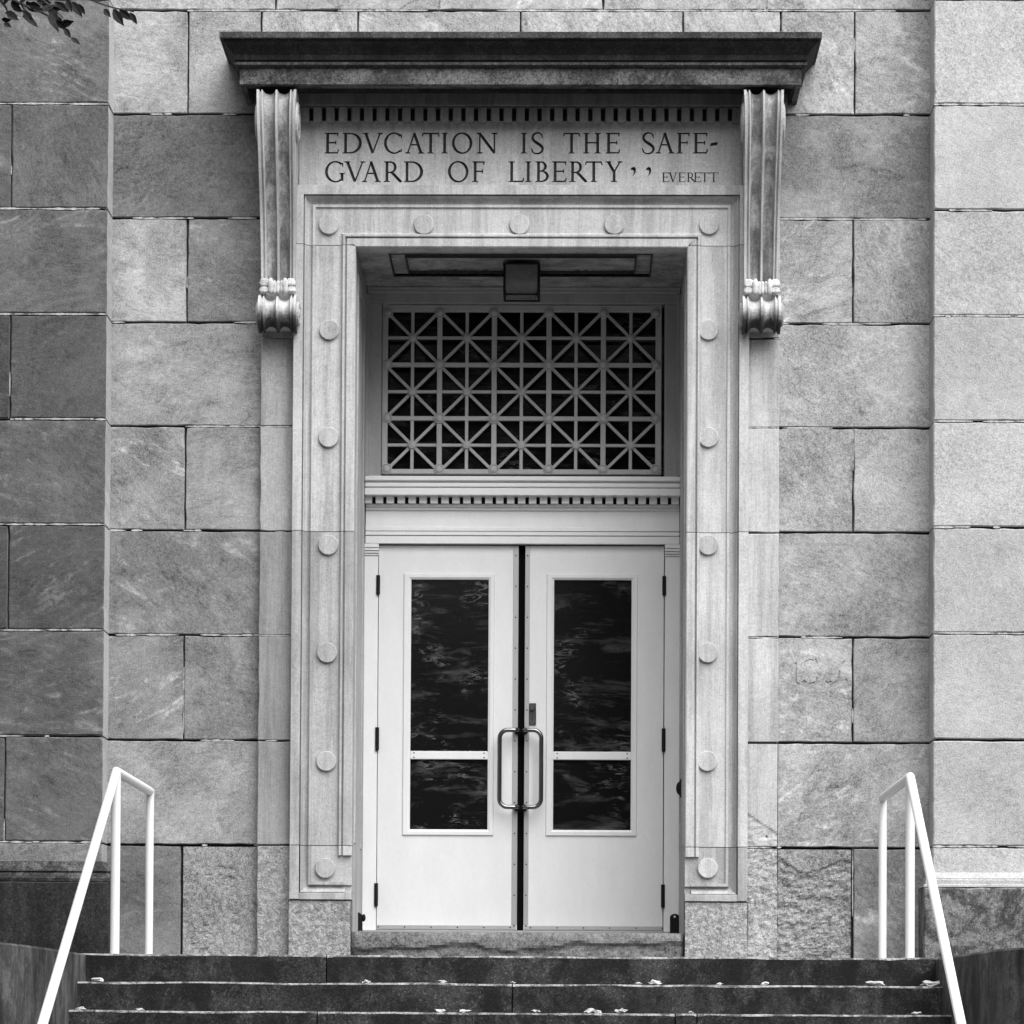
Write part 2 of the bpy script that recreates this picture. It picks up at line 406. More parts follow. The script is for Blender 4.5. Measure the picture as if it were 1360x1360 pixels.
def spall_wall(x, z):
    # ragged edge of the flaked face, right of the surround
    t = (x - X(1035)) / (X(1133) - X(1035))
    edge = Z(1133) - 0.10 * t - 0.055 * math.sin(t * 5.0) + 0.020 * fbm(x * 14, z * 3, 3)
    d = max(0.0, min(1.0, (edge - z) / 0.008))
    edge2 = edge - 0.10 - 0.10 * t + 0.03 * fbm(x * 9, 4, z * 5)
    d2 = max(0.0, min(1.0, (edge2 - z) / 0.008))
    ro = fbm(x * 16, z * 26, 1.0, 6) * 0.017 + fbm(x * 60, z * 70, 5.0, 3) * 0.006
    return max(-0.004, min(0.026, d * (0.009 + ro * 0.62) + d2 * 0.006 + (1 - d) * ro * 0.08))
def pock_wall(x, z):
    m = max(0.0, min(1.0, (fbm(x * 4 + 3, z * 4, 2.0, 3) + 0.05) * 2.6)) * max(0, min(1, (Z(1135) - z) / 0.1))
    return m * (0.004 + max(0, fbm(x * 22, z * 34, 4.0, 5)) * 0.012) + fbm(x * 40, z * 40, 9.0, 3) * 0.001
zt = TOP
def add_row(i, zlo, zhi, xs, cols):
    for k in range(len(xs) - 1):
        a = xs[k] + VGAP / 2; b = xs[k + 1] - VGAP / 2
        block("stone_block", a, b, zlo + GAP / 2, zhi - GAP / 2, 0.0, 0.12, M_ASH, wall, lin(cols[k]) * KW)
for i in range(0, 3):
    zlo = CZ[i]; zhi = TOP if i == 0 else CZ[i - 1]
    js = [] if i == 0 else rows[i][1]; cs = [154] * 9 if i == 0 else rows[i][2]
    if i == 0: js = [475, 691, 907]
    xs = [XWL] + [X(j, 0, (14 - 60 * (1 - i)) if i < 2 else 80) for j in js] + [XWR]
    add_row(i, zlo, zhi, xs, cs)
    for x in xs[1:-1]: runs.append((False, zlo, zhi, x, 0.004, 0.25))
for i in range(3, 11):
    zlo = CZ[i] if i < 10 else ZL - 0.2; zhi = CZ[i - 1]
    if i == 10:
        a, b, c = XWL, X(241, 0, 1200), XL_IN
        block("stone_block", a + GAP / 2, b - GAP / 2, zlo, zhi - GAP / 2, 0, 0.12, M_ASH, wall, lin(112) * KW)
        block("stone_block", b + GAP / 2, c, zlo, zhi - GAP / 2, 0, 0.12, M_ROUGH, wall, lin(128) * KW, rough=pock_wall)
        a, b, c = XR_IN, X(1132.5, 0, 1200), XWR
        o = block("stone_block", a, b - GAP / 2, zlo, zhi - GAP / 2, 0, 0.12, M_ROUGH, wall, lin(132) * KW, rough=spall_wall)
        o['label'] = "flaked block with a ragged broken face"
        block("stone_block", b + GAP / 2, c - GAP / 2, zlo, zhi - GAP / 2, 0, 0.12, M_ASH, wall, lin(124) * KW)
        runs.append((False, zlo, zhi, X(241, 0, 1200), 0.006, 0.05)); runs.append((False, zlo, zhi, b, 0.006, 0.3))
        continue
    jl, cl, jr, cr = side_rows[i]
    ymid = 152 + (i - 3) * 138.5 + 69
    xs = [XWL] + [X(j, 0, ymid) for j in jl] + [XL_IN]; add_row(i, zlo, zhi, xs, cl)
    for x in xs[1:-1]: runs.append((False, zlo, zhi, x, 0.005, 0.3 if i == 8 else 0.05))
    xs = [XR_IN] + [X(j, 0, ymid) for j in jr] + [XWR]; add_row(i, zlo, zhi, xs, cr)
    for x in xs[1:-1]: runs.append((False, zlo, zhi, x, 0.005, 0.6 if i == 6 else 0.08))
sc_ = []
for P in ([(1057, 881), (1057, 906), (1061, 908)], [(1070, 879), (1075, 876), (1080, 877)], [(1083, 876), (1085, 880), (1083, 883)], [(1066, 906), (1068, 904), (1070, 906)], [(1075, 908), (1084, 906), (1085, 900)],
          [(1097, 905), (1100, 907), (1104, 905)], [(1106, 908), (1113, 904), (1115, 892)], [(1119, 880), (1122, 878)], [(1123, 902), (1125, 904)]):
    for A, B in zip(P, P[1:]):
        a_, b_ = W(A[0], A[1], 0), W(B[0], B[1], 0); d_ = Vector((b_.x - a_.x, b_.z - a_.z)); d_.normalize(); n_ = Vector((-d_.y, d_.x)) * 0.0052
        a2, b2 = Vector((a_.x, a_.z)) - d_ * 0.003, Vector((b_.x, b_.z)) + d_ * 0.003
        sc_.append([tuple(a2 + n_), tuple(b2 + n_ * 0.7), tuple(b2 - n_ * 0.7), tuple(a2 - n_)])
SCRATCH = sc_
PB = {1: (0.75, 0.75), 2: (0.25, 0.35), 3: (0.75, 0.75), 4: (0.45, 0.3), 5: (0.55, 0.12), 6: (0.22, 0.12), 7: (0.75, 0.3), 8: (0.45, 0.06), 9: (0.25, 0.3)}
for i in range(0, 10):
    z = CZ[i]
    if i < 2: runs.append((True, XWL, XWR, z, -0.001, 0.8)); continue
    runs.append((True, XWL, XL_IN, z, -0.001, PB[i][0])); runs.append((True, XR_IN, XWR, z, -0.001, PB[i][1]))
mortar("mortar", runs, wall, 3)
# grimy core behind the joints, with the doorway left open
OPL, OPR = X(470, -0.11, 700), X(911.3, -0.11, 700)
ZCEIL = Z(328.5, -0.11)
bm = bmesh.new()
bbox(bm, XWL - 0.3, OPL - 0.02, 0.03, 1.6, 0.0, TOP - 0.01, 0)
bbox(bm, OPR + 0.02, XWR + 0.3, 0.03, 1.6, 0.0, TOP - 0.011, 0)
bbox(bm, OPL - 0.02, OPR + 0.02, 0.031, 1.59, ZCEIL + 0.06, TOP - 0.012, 0)
fin("wall_core", bm, M_GAP, wall)

# ---- piers
def pier(side, label, tones, joints, share):
    s = -1 if side == 'L' else 1
    xe = X(141, YP, 500) if s < 0 else X(1239.8, YP, 500)
    xo = xe + s * 2.1
    t = thing("stone_pier", label, "pier", (xe + s * 1.0, YP, 0), "projecting ashlar piers beside the doorway")
    lo, hi = min(xe, xo), max(xe, xo); rr = []
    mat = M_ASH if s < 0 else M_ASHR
    for i in range(0, 11):
        zhi = TOP if i == 0 else CZ[i - 1]; zlo = CZ[i] if i < 10 else Z(1158 if s > 0 else 1150, YP, 690)
        xs = [lo] + ([X(joints[i], YP, 138 * (i - 2) + 70)] if i in joints else []) + [hi]
        if s < 0 and i not in joints: xs = [lo, lo + 0.62 if i % 2 else lo + 0.30, hi]
        if s > 0: xs = [lo, lo + (0.87 if i % 2 else 1.3), hi]
        for k in range(len(xs) - 1):
            a = xs[k] + (VGAP / 2 if k else 0); b = xs[k + 1] - (VGAP / 2 if k < len(xs) - 2 else 0)
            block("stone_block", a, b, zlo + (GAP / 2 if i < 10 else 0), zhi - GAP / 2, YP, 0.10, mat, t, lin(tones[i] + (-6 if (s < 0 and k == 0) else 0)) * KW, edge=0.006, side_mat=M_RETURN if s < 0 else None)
        for x in xs[1:-1]: rr.append((False, zlo, zhi, x, YP + 0.005, 0.06 if s < 0 else 0.3))
        if i < 10: rr.append((True, lo, hi, zlo, YP - 0.001, share[i]))
    mortar("mortar", rr, t, 11 + s)
    box("pier_core", lo + 0.02 if s > 0 else lo, hi if s > 0 else hi - 0.02, YP + 0.03, 1.6, 0, TOP - 0.02, M_GAP, t, b=0)
    # plinth with a splayed or moulded cap
    ex = X(145.5, YP - 0.06, 1200) if s < 0 else X(1226.8, YP - 0.06, 1200)
    zcap = Z(1158 if s > 0 else 1150, YP); zf = Z(1175 if s > 0 else 1173, YP - 0.06)
    YQ = YP - 0.06
    if s > 0: prof = [(-0.03, zcap + 0.012), (-0.004, zcap + 0.012), (0.030, zcap - 0.022), (0.030, zcap - 0.030), (0.040, zcap - 0.034), (0.040, zf + 0.014), (0.052, zf + 0.010), (0.052, zf), (-0.03, zf)]
    else:
        prof = [(-0.03, zcap + 0.016), (0.0, zcap + 0.016), (0.006, zcap - 0.004), (0.022, zcap - 0.022), (0.040, zcap - 0.032), (0.044, zcap - 0.040), (0.036, zcap - 0.047), (0.046, zcap - 0.058), (0.054, zf + 0.016), (0.050, zf), (-0.03, zf)]
    rings = []
    for (xx, first) in ((xo, True), (xe, False)):
        rings.append([(xx if first else xx - s * o, YP - o, z) for o, z in prof])
    rings.append([(xe - s * o, 0.05, z) for o, z in prof])
    V, F = skin(rings); mk("plinth_moulding", V, F, M_PLINTH if s < 0 else M_ASHR, t, 0.11 if s < 0 else 0.34)
    rr2 = [(ex, xe + s * 1.15), (xe + s * 1.15 + s * GAP, xo)]
    for a, b in rr2:
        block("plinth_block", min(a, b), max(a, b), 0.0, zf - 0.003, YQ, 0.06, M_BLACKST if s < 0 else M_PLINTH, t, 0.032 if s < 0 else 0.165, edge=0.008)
    return t
pier('L', "dark grey ashlar pier left of the doorway, with a soot-blackened plinth", [102, 104, 99, 91, 92, 80, 90, 78, 88, 92, 120],  # left tones hold both stone staining and shade from the tree
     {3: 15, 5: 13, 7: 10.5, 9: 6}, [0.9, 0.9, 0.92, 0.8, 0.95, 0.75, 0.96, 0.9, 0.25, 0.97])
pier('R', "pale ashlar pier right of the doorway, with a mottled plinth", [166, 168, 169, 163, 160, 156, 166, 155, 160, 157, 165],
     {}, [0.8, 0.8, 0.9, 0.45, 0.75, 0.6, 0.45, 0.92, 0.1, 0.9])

# ------------------------------------------------------------------ door surround
CTR = X(690.5, -0.1, 700)
sur = thing("door_surround", "pale limestone door surround with round bosses and an inscription over the opening", "door surround", (CTR, -0.1, ZL))
LT = 0.46
# architrave profile: u = distance outwards from the opening edge, y = face
UP = [(0.0, 0.02), (0.0, -0.104), (0.006, -0.110), (0.046, -0.110), (0.049, -0.100), (0.054, -0.094), (0.058, -0.112), (0.068, -0.112), (0.074, -0.098),
      (0.080, -0.092), (0.214, -0.092), (0.216, -0.102), (0.230, -0.102), (0.232, -0.078), (0.237, -0.078), (0.247, -0.084), (0.258, -0.098), (0.266, -0.116), (0.271, -0.128),
      (0.273, -0.110), (0.277, -0.110), (0.278, -0.136), (0.326, -0.136), (0.330, -0.126), (0.330, 0.02)]
UIN = [p for p in UP if p[0] <= 0.0741] + [(0.0741, 0.02)]
UFL_ = [(0.074, 0.02), (0.074, -0.098), (0.080, -0.092), (0.214, -0.092), (0.214, 0.02)]
x0, x1 = OPL, OPR
zj = [Z(326, -0.1), Z(706.5, -0.1), Z(1124, -0.1)]
zb_in = Z(1137, -0.1)                 # inner moulding stops here
zb_cv = Z(1172, -0.1)                 # the outer cove turns inwards here
zpl = Z(1196.5, -0.1)                 # top of the plain plinth stones
G2 = 0.0035
# lintel (mitred U)
def U(prof, zs):
    rings = [[(x0 - u, y, zs) for u, y in prof], [(x0 - u, y, ZCEIL + u) for u, y in prof], [(x1 + u, y, ZCEIL + u) for u, y in prof], [(x1 + u, y, zs) for u, y in prof]]
    return skin(rings)
V, F = U(UP, zj[0] + G2 / 2); mk("architrave_lintel", V, F, M_LIME, sur, LT)
for s, xb, tone in ((-1, x0, LT * 0.97), (1, x1, LT)):
    for zt_, zb_ in ((zj[0] - G2 / 2, zj[1] + G2 / 2), (zj[1] - G2 / 2, zj[2] + G2 / 2)):
        V, F = skin([[(xb + s * u, y, z) for u, y in UP] for z in (zt_, zb_)])
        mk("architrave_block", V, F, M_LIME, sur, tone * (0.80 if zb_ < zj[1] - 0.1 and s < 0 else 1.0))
    # foot stone: flat ground, cove returning inwards, inner moulding with a stop
    bm = bmesh.new(); zt_ = zj[2] - G2 / 2
    bbox(bm, xb, xb + s * 0.231, -0.090, 0.02, zb_cv - 0.019, zt_, 0.002); bbox(bm, xb + s * 0.231, xb + s * 0.330, -0.076, 0.02, zpl + 0.001, zt_, 0); bbox(bm, xb, xb + s * 0.2308, -0.0762, 0.02, zb_cv - 0.058, zb_cv - 0.0192, 0); bbox(bm, xb, xb + s * 0.2778, -0.1352, 0.02, zpl + 0.001, zb_cv - 0.0605, 0.002); o = fin("architrave_foot", bm, M_LIME, sur, tone * 0.82)
    CV = [p for p in UP if 0.214 <= p[0] <= 0.3295]
    CV = [(0.214, -0.070)] + CV[1:-1] + [(0.328, -0.126), (0.328, -0.070)]
    def cz(u): return zb_cv - (u - 0.214) if u < 0.277 else zb_cv - 0.063 - (u - 0.277) * 0.0
    CVB = [p for p in CV if p[0] < 0.2735] + [(0.2728, -0.070)]
    rings = [[(xb + s * 0.035, y, zb_cv - (u - 0.214)) for u, y in CVB], [(xb + s * u, y, zb_cv - (u - 0.214)) for u, y in CVB], [(xb + s * u, y, zt_) for u, y in CVB]]
    V, F = skin(rings); mk("architrave_moulding", V, F, M_LIME, sur, tone * 0.8)
    box("architrave_fillet", xb + s * 0.278, xb + s * 0.329, -0.135, -0.070, zpl + 0.002, zt_, M_LIME, sur, tone * 0.8)
    V, F = skin([[(xb + s * u, y, z) for u, y in [(0.0005, -0.085)] + UIN[1:-1] + [(0.0741, -0.085)]] for z in (zt_, zb_in)])
    mk("moulding_stop", V, F, M_LIME, sur, tone)
    pk = random.Random(5 + s)
    def pitted(x, z, s=s): return max(0, fbm(x * 22 + s * 9, z * 22, 2, 5)) * 0.005 + fbm(x * 70, z * 70, 1, 2) * 0.0012
    o = block("plinth_block", min(xb - s * 0.002, xb + s * 0.334), max(xb - s * 0.002, xb + s * 0.334), ZL - 0.1, zpl - 0.001, -0.125, 0.02, M_PITTED, sur, 0.27 if s < 0 else 0.30, rough=pitted)
# thin grime behind the joints of the architrave
for s, xb in ((-1, x0), (1, x1)):
    box("joint_backing", xb + s * 0.004, xb + s * 0.326, -0.072, 0.0195, ZL, ZCEIL - 0.03, M_GAP, sur, b=0)
# bosses
bme = cyl_mesh("boss", 0.0535, 0.017)
def boss(px, py, col=LT, rot=0):
    p = W(px, py, -0.095); o = link_mesh("boss", bme, M_LIME, None, col * random.uniform(0.88, 1.06), (p.x, -0.0915, p.z)); place(o, sur)
    return o
for px in (437, 563, 690, 816, 942): boss(px, 298.5)
for pl, pr, py in ((437.5, 941, 438.5), (436.5, 941, 581), (436, 940.5, 724), (434.5, 940, 867), (433.5, 939.5, 1011), (432, 940, 1153)):
    boss(pl, py, LT * (0.95 if py < 700 else 0.80)); boss(pr, py, LT)
# pilasters
YPI = -0.062
for s, pa, pb in ((-1, 345.2, 390.0), (1, 988.2, 1034.3)):
    xa, xb2 = X(pa + (0 if s > 0 else -1.5), YPI, 800), X(pb + (0 if s > 0 else -1.0), YPI, 800)
    zs = [Z(118, YPI)] + [Z(p, YPI) for p in (449, 567.5, 707, 845.5, 985, 1124)] + [ZL - 0.1]
    box("joint_backing", xa + 0.012, xb2 - 0.012, YPI + 0.012, 0.025, ZL, zs[0], M_GAP, sur, b=0)
    for k in range(len(zs) - 1):
        zt_, zb_ = zs[k] - 0.003, zs[k + 1] + 0.003
        if s > 0 and k >= 5:
            def rp(x, z, k=k, xa=xa, xb2=xb2):
                t = (x - xa) / (xb2 - xa)
                e = (Z(1076, 0) - 0.12 * t + 0.012 * fbm(x * 20, z * 4, 6)) if k == 5 else 99
                d = max(0.0, min(1.0, (e - z) / 0.006))
                ro = fbm(x * 20, z * 26, 2.0, 5) * 0.007 + fbm(x * 60, z * 60, 7.0, 2) * 0.002
                return d * (0.006 + ro)
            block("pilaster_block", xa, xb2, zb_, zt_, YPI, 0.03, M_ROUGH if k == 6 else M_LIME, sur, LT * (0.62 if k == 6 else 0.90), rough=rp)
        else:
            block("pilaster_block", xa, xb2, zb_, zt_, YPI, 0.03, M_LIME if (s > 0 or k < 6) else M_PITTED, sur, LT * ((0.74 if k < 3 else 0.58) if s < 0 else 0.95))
    mr = [(True, xa, xb2, z, YPI + 0.002, (0.8, 0.85, 0.3, 0.95, 0.05, 0.3)[q]) for q, z in enumerate(zs[1:-1])]
    _g = GAP; GAP = 0.007; mortar("mortar", mr, sur, 40 + s); GAP = _g

# ---- inscription: Roman capitals as cutters, sunk into the frieze
def arc(cx, cz, rx, rz, a0, a1, wmax, wmin, n=18, tilt=0.0):
    """curved stroke, thick at the sides and thin at top and bottom"""
    out, inn = [], []
    for i in range(n + 1):
        a = R(a0 + (a1 - a0) * i / n)
        w = wmin + (wmax - wmin) * abs(math.cos(a - tilt)) ** 1.3
        out.append((cx + rx * math.cos(a), cz + rz * math.sin(a)))
        inn.append((cx + (rx - w) * math.cos(a), cz + (rz - w) * math.sin(a)))
    return [[out[i], out[i + 1], inn[i + 1], inn[i]] for i in range(n)], (out + inn[::-1])
TK, TN = 0.135, 0.07
def st(xa, za, xb, zb, w):
    d = Vector((xb - xa, zb - za)); nrm = Vector((-d.y, d.x)).normalized() * (w / 2)
    return [(xa + nrm.x, za + nrm.y), (xb + nrm.x, zb + nrm.y), (xb - nrm.x, zb - nrm.y), (xa - nrm.x, za - nrm.y)]
def serif(x, z, up, w=0.15):
    s = 1 if up else -1
    return [(x - w, z), (x + w, z), (x + w, z - s * 0.035), (x + 0.05, z - s * 0.07), (x - 0.05, z - s * 0.07), (x - w, z - s * 0.035)]
def stem(x, w=TK): return [st(x, 0, x, 1, w), serif(x, 0, False), serif(x, 1, True)]
def A_(cx, cz, rx, rz, a0, a1, wmax=TK, wmin=TN, n=16, tilt=0.0): return [arc(cx, cz, rx, rz, a0, a1, wmax, wmin, n, tilt)[1]]
def glyph(ch, w):
    """polygons in units of the cap height; w = width / height"""
    e = 0.15
    if ch == 'I': return stem(w / 2)
    if ch in 'EFL':
        P = stem(e)
        if ch in 'EF': P += [st(e, 0.965, w - 0.02, 0.965, TN), st(w - 0.035, 0.99, w - 0.05, 0.83, 0.06), st(e, 0.52, w * 0.80, 0.52, TN), st(w * 0.80, 0.62, w * 0.80, 0.43, 0.055)]
        if ch in 'EL': P += [st(e, 0.035, w - 0.03, 0.035, TN), st(w - 0.06, 0.01, w, 0.20, 0.06)]
        return P
    if ch == 'T': return stem(w / 2) + [st(0.02, 0.965, w - 0.02, 0.965, TN), st(0.05, 0.99, 0.0, 0.82, 0.06), st(w - 0.05, 0.99, w, 0.82, 0.06)]
    if ch == 'H': return stem(e) + stem(w - e) + [st(e, 0.52, w - e, 0.52, TN)]
    if ch == 'N': return [st(e, 0, e, 1, TN), serif(e, 0, False), serif(w - e, 1, True), st(w - e, 0.02, w - e, 1, TN), st(e - 0.02, 0.98, w - e + 0.01, 0.02, TK), serif(e - 0.06, 1, True, 0.1)]
    if ch == 'V': return [st(0.12, 0.99, w / 2, 0.02, TK), st(w - 0.12, 0.99, w / 2, 0.02, TN), serif(0.12, 1, True), serif(w - 0.12, 1, True, 0.13)]
    if ch == 'A': return [st(w / 2, 0.99, 0.12, 0.01, TN), st(w / 2 - 0.02, 0.99, w - 0.12, 0.01, TK), serif(0.12, 0, False, 0.13), serif(w - 0.12, 0, False), st(w * 0.27, 0.42, w * 0.74, 0.42, TN)]
    if ch == 'Y': return [st(w / 2, 0, w / 2, 0.52, TK), serif(w / 2, 0, False), st(0.12, 0.99, w / 2, 0.48, TK), st(w - 0.12, 0.99, w / 2, 0.48, TN), serif(0.12, 1, True), serif(w - 0.12, 1, True, 0.13)]
    if ch == 'O': return A_(w / 2, 0.5, w / 2, 0.52, 0, 180, TK, TN, 20, 0.25) + A_(w / 2, 0.5, w / 2, 0.52, 180, 360, TK, TN, 20, 0.25)
    if ch == 'C': return A_(w * 0.56, 0.5, w * 0.56, 0.52, 48, 312, TK, TN, 28, 0.1) + [st(w * 0.93, 0.93, w * 0.95, 0.74, 0.06), st(w * 0.93, 0.07, w * 0.97, 0.22, 0.05)]
    if ch == 'G': return A_(w * 0.54, 0.5, w * 0.54, 0.52, 50, 312, TK, TN, 28, 0.1) + [st(w * 0.89, 0.93, w * 0.91, 0.74, 0.06), st(w * 0.88, 0.06, w * 0.88, 0.42, TK), serif(w * 0.88, 0.44, True, 0.13)]
    if ch == 'D': return stem(e) + [st(e, 0.965, w * 0.45, 0.965, TN), st(e, 0.035, w * 0.45, 0.035, TN)] + A_(w * 0.42, 0.5, w * 0.58, 0.5, -90, 90, TK * 1.1, TN, 20)
    if ch == 'R': return stem(e) + [st(e, 0.965, w * 0.4, 0.965, TN), st(e, 0.47, w * 0.4, 0.47, TN)] + A_(w * 0.38, 0.718, w * 0.32, 0.282, -90, 90, TK, TN, 14) + [st(w * 0.42, 0.48, w * 0.93, 0.02, TK), st(w * 0.88, 0.02, w, 0.02, 0.05)]
    if ch == 'B': return stem(e) + [st(e, 0.965, w * 0.45, 0.965, TN), st(e, 0.53, w * 0.5, 0.53, TN), st(e, 0.035, w * 0.5, 0.035, TN)] + A_(w * 0.43, 0.75, w * 0.40, 0.25, -90, 90, TK, TN, 14) + A_(w * 0.46, 0.28, w * 0.52, 0.28, -90, 90, TK, TN, 14)
    if ch == 'S':
        pts = [(0.88, 0.80), (0.80, 0.93), (0.55, 1.0), (0.27, 0.94), (0.13, 0.77), (0.26, 0.60), (0.55, 0.48), (0.82, 0.35), (0.92, 0.21), (0.78, 0.05), (0.48, -0.01), (0.20, 0.05), (0.08, 0.22)]
        wd_ = [0.05, 0.06, 0.075, 0.10, 0.12, 0.13, 0.15, 0.14, 0.12, 0.09, 0.07, 0.06, 0.05]
        # smooth the centre line
        L, Rr = [], []; n = len(pts)
        def cr(i, t, a):
            p0, p1, p2, p3 = (a[max(0, min(n - 1, i + k))] for k in (-1, 0, 1, 2))
            f = lambda q0, q1, q2, q3: 0.5 * ((2 * q1) + (-q0 + q2) * t + (2 * q0 - 5 * q1 + 4 * q2 - q3) * t * t + (-q0 + 3 * q1 - 3 * q2 + q3) * t ** 3)
            return (f(p0[0], p1[0], p2[0], p3[0]), f(p0[1], p1[1], p2[1], p3[1]))
        path, ww = [], []
        for i in range(n - 1):
            for t in (0, 0.33, 0.67): path.append(cr(i, t, pts)); ww.append(wd_[i] * (1 - t) + wd_[i + 1] * t)
        path.append(pts[-1]); ww.append(wd_[-1])
        path = [(a * w, b) for a, b in path]
        for i, (a, b) in enumerate(path):
            q = Vector(path[min(i + 1, len(path) - 1)]) - Vector(path[max(i - 1, 0)]); m = Vector((-q.y, q.x)).normalized() * ww[i] / 2
            L.append((a + m.x, b + m.y)); Rr.append((a - m.x, b - m.y))
        return [L + Rr[::-1], st(w * 0.86, 0.94, w * 0.90, 0.74, 0.05), st(w * 0.12, 0.05, w * 0.06, 0.26, 0.05)]
    if ch == '-': return [[(0, 0.36), (w * 0.92, 0.40), (w, 0.56), (w * 0.1, 0.50)]]
    if ch == ',':
        return [[(0.0, 0.72), (0.10, 0.86), (0.28, 0.95), (0.42, 0.86), (0.46, 0.66), (0.42, 0.42), (0.28, 0.22), (0.14, 0.12), (0.26, 0.34), (0.28, 0.55), (0.22, 0.66), (0.10, 0.66)]]
    return []
def cutter(polys, y0, y1):
    """closed prisms, narrower at the bottom of the cut"""
    V, F = [], []
    for P in polys:
        n = len(P); o = len(V)
        V += [(x, y0, z) for x, z in P] + [(x, y1, z) for x, z in P]
        F += [(o + i, o + (i + 1) % n, o + n + (i + 1) % n, o + n + i) for i in range(n)]
        F += [tuple(o + i for i in range(n - 1, -1, -1)), tuple(o + n + i for i in range(n))]
    return V, F
YF = -0.088
def z4(p): return 160 + p / 4.533
L1 = [('E', 400, 140, 225), ('D', 400, 248, 365), ('V', 400, 372, 490), ('C', 400, 498, 608), ('A', 400, 626, 737), ('T', 400, 728, 830), ('I', 400, 846, 880), ('O', 400, 907, 1030), ('N', 400, 1056, 1182),
      ('I', 690, 10, 42), ('S', 690, 68, 145), ('T', 690, 264, 362), ('H', 690, 383, 489), ('E', 690, 517, 603), ('S', 690, 735, 813), ('A', 690, 820, 930), ('F', 690, 945, 1025), ('E', 690, 1043, 1132), ('-', 690, 1147, 1194)]
L2 = [('G', 400, 143, 260), ('V', 400, 262, 385), ('A', 400, 366, 477), ('R', 400, 497, 607), ('D', 400, 618, 734), ('O', 400, 883, 1007), ('F', 400, 1028, 1105), ('L', 400, 1248, 1340),
      ('I', 690, 36, 68), ('B', 690, 95, 178), ('E', 690, 195, 282), ('R', 690, 300, 408), ('T', 690, 396, 497), ('Y', 690, 518, 620)]
L3 = [('E', 690, 858, 899), ('V', 690, 898, 950), ('E', 690, 956, 998), ('R', 690, 1008, 1060), ('E', 690, 1050, 1092), ('T', 690, 1090, 1140), ('T', 690, 1143, 1195)]
polys = []
def line(L, yt, yb):
    for ch, b, a0, a1 in L:
        pa, pb = b + a0 / 4.533, b + a1 / 4.533
        A = W(pa, z4(yb), YF); B = W(pb, z4(yb), YF); T = W(pa, z4(yt), YF)
        h = T.z - A.z; w = (B.x - A.x) / h
        for P in glyph(ch, w): polys.append([(A.x + x * h, A.z + z * h) for x, z in P])
line(L1, 74, 199); line(L2, 246, 371); line(L3, 313, 371)
line([(',', 690, 668, 730), (',', 690, 760, 822)], 275, 345)
FX0, FX1 = X(397.5, YF, 200), X(985.5, YF, 200)
FZ0, FZ1 = Z(259, YF), Z(163, YF)
def incise(o, polys, depth, yface, mat):
    V, F = cutter(polys, yface - 0.02, yface + depth)
    c = mk("cutter", V, F, mat); md = o.modifiers.new("b", 'BOOLEAN'); md.operation = 'DIFFERENCE'; md.object = c
    md.solver = 'EXACT'; md.use_self = True
    try: md.material_mode = 'TRANSFER'
    except Exception: pass
    dg = bpy.context.evaluated_depsgraph_get(); dg.update()
    me = bpy.data.meshes.new_from_object(o.evaluated_get(dg)); o.modifiers.remove(md)
    o.data = me; bpy.data.objects.remove(c)
fr = box("frieze", FX0, FX1, YF, 0.02, FZ0, FZ1, M_LIME, sur, LT, b=0.0)
incise(fr, polys, 0.016, YF, M_INCISE)
fr['label'] = "inscribed panel reading EDVCATION IS THE SAFE-GVARD OF LIBERTY ,, EVERETT"
box("frieze_ledge", FX0, FX1, YF - 0.010, 0.02, FZ1 + 0.001, FZ1 + 0.0085, M_LIME, sur, LT * 0.8)
# slab between frieze and architrave, and behind the brackets
box("architrave_cap", FX0 + 0.001, FX1 - 0.001, YF - 0.006, 0.019, ZCEIL + 0.331, FZ0 - 0.0015, M_LIME, sur, LT)
cand = [o for o in wall.children if o.name.startswith("stone_block") and abs(min(v.co.x for v in o.data.vertices) - XR_IN) < 0.03 and abs(max(v.co.z for v in o.data.vertices) - CZ[7]) < 0.03]
if cand:
    # the block's mesh sits in its parent's frame
    dx_ = Vector(wall.location); incise(cand[0], SCRATCH, 0.005, 0.0, M_ASH); cand[0]['label'] = "block with faint scratched figures"
# ---- deep reveal: stone jambs and coffered soffit
YB = 1.0
for s, xb in ((-1, x0), (1, x1)):
    box("jamb", xb + s * 0.001, xb + s * 0.2, 0.021, YB + 0.15, ZL - 0.1, ZCEIL + 0.05, M_LIME, sur, LT * 0.9, b=0)
    for ya, yb3 in ((0.10, 0.16), (0.72, 0.78)):
        box("jamb_moulding", xb - s * 0.006, xb + s * 0.02, ya, yb3, Z(1120, 0), ZCEIL - 0.10, M_LIME, sur, LT * 0.88, b=0.003)
    box("jamb_moulding", xb - s * 0.006, xb + s * 0.02, 0.16, 0.72, ZCEIL - 0.16, ZCEIL - 0.10, M_LIME, sur, LT * 0.88, b=0.003)
zc = ZCEIL + 0.004
bm = bmesh.new()
pa, pb = atZ(518, 337, zc), atZ(862, 366.5, zc)
ya, yb4 = pa.y, pb.y; xa_, xb_ = pa.x, pb.x
bbox(bm, x0 + 0.001, x1 - 0.001, 0.0205, ya, zc, zc + 0.06, 0)
bbox(bm, x0 + 0.001, x1 - 0.001, yb4, YB + 0.15, zc + 0.0003, zc + 0.06, 0)
bbox(bm, x0 + 0.001, xa_, ya, yb4, zc + 0.0006, zc + 0.06, 0); bbox(bm, xb_, x1 - 0.001, ya, yb4, zc + 0.0006, zc + 0.06, 0)
fin("soffit", bm, M_SOFFIT, sur)
bm = bmesh.new(); q = 0.085
bbox(bm, xa_, xb_, ya, ya + q, zc + 0.010, zc + 0.06, 0); bbox(bm, xa_, xb_, yb4 - q, yb4, zc + 0.0102, zc + 0.06, 0)
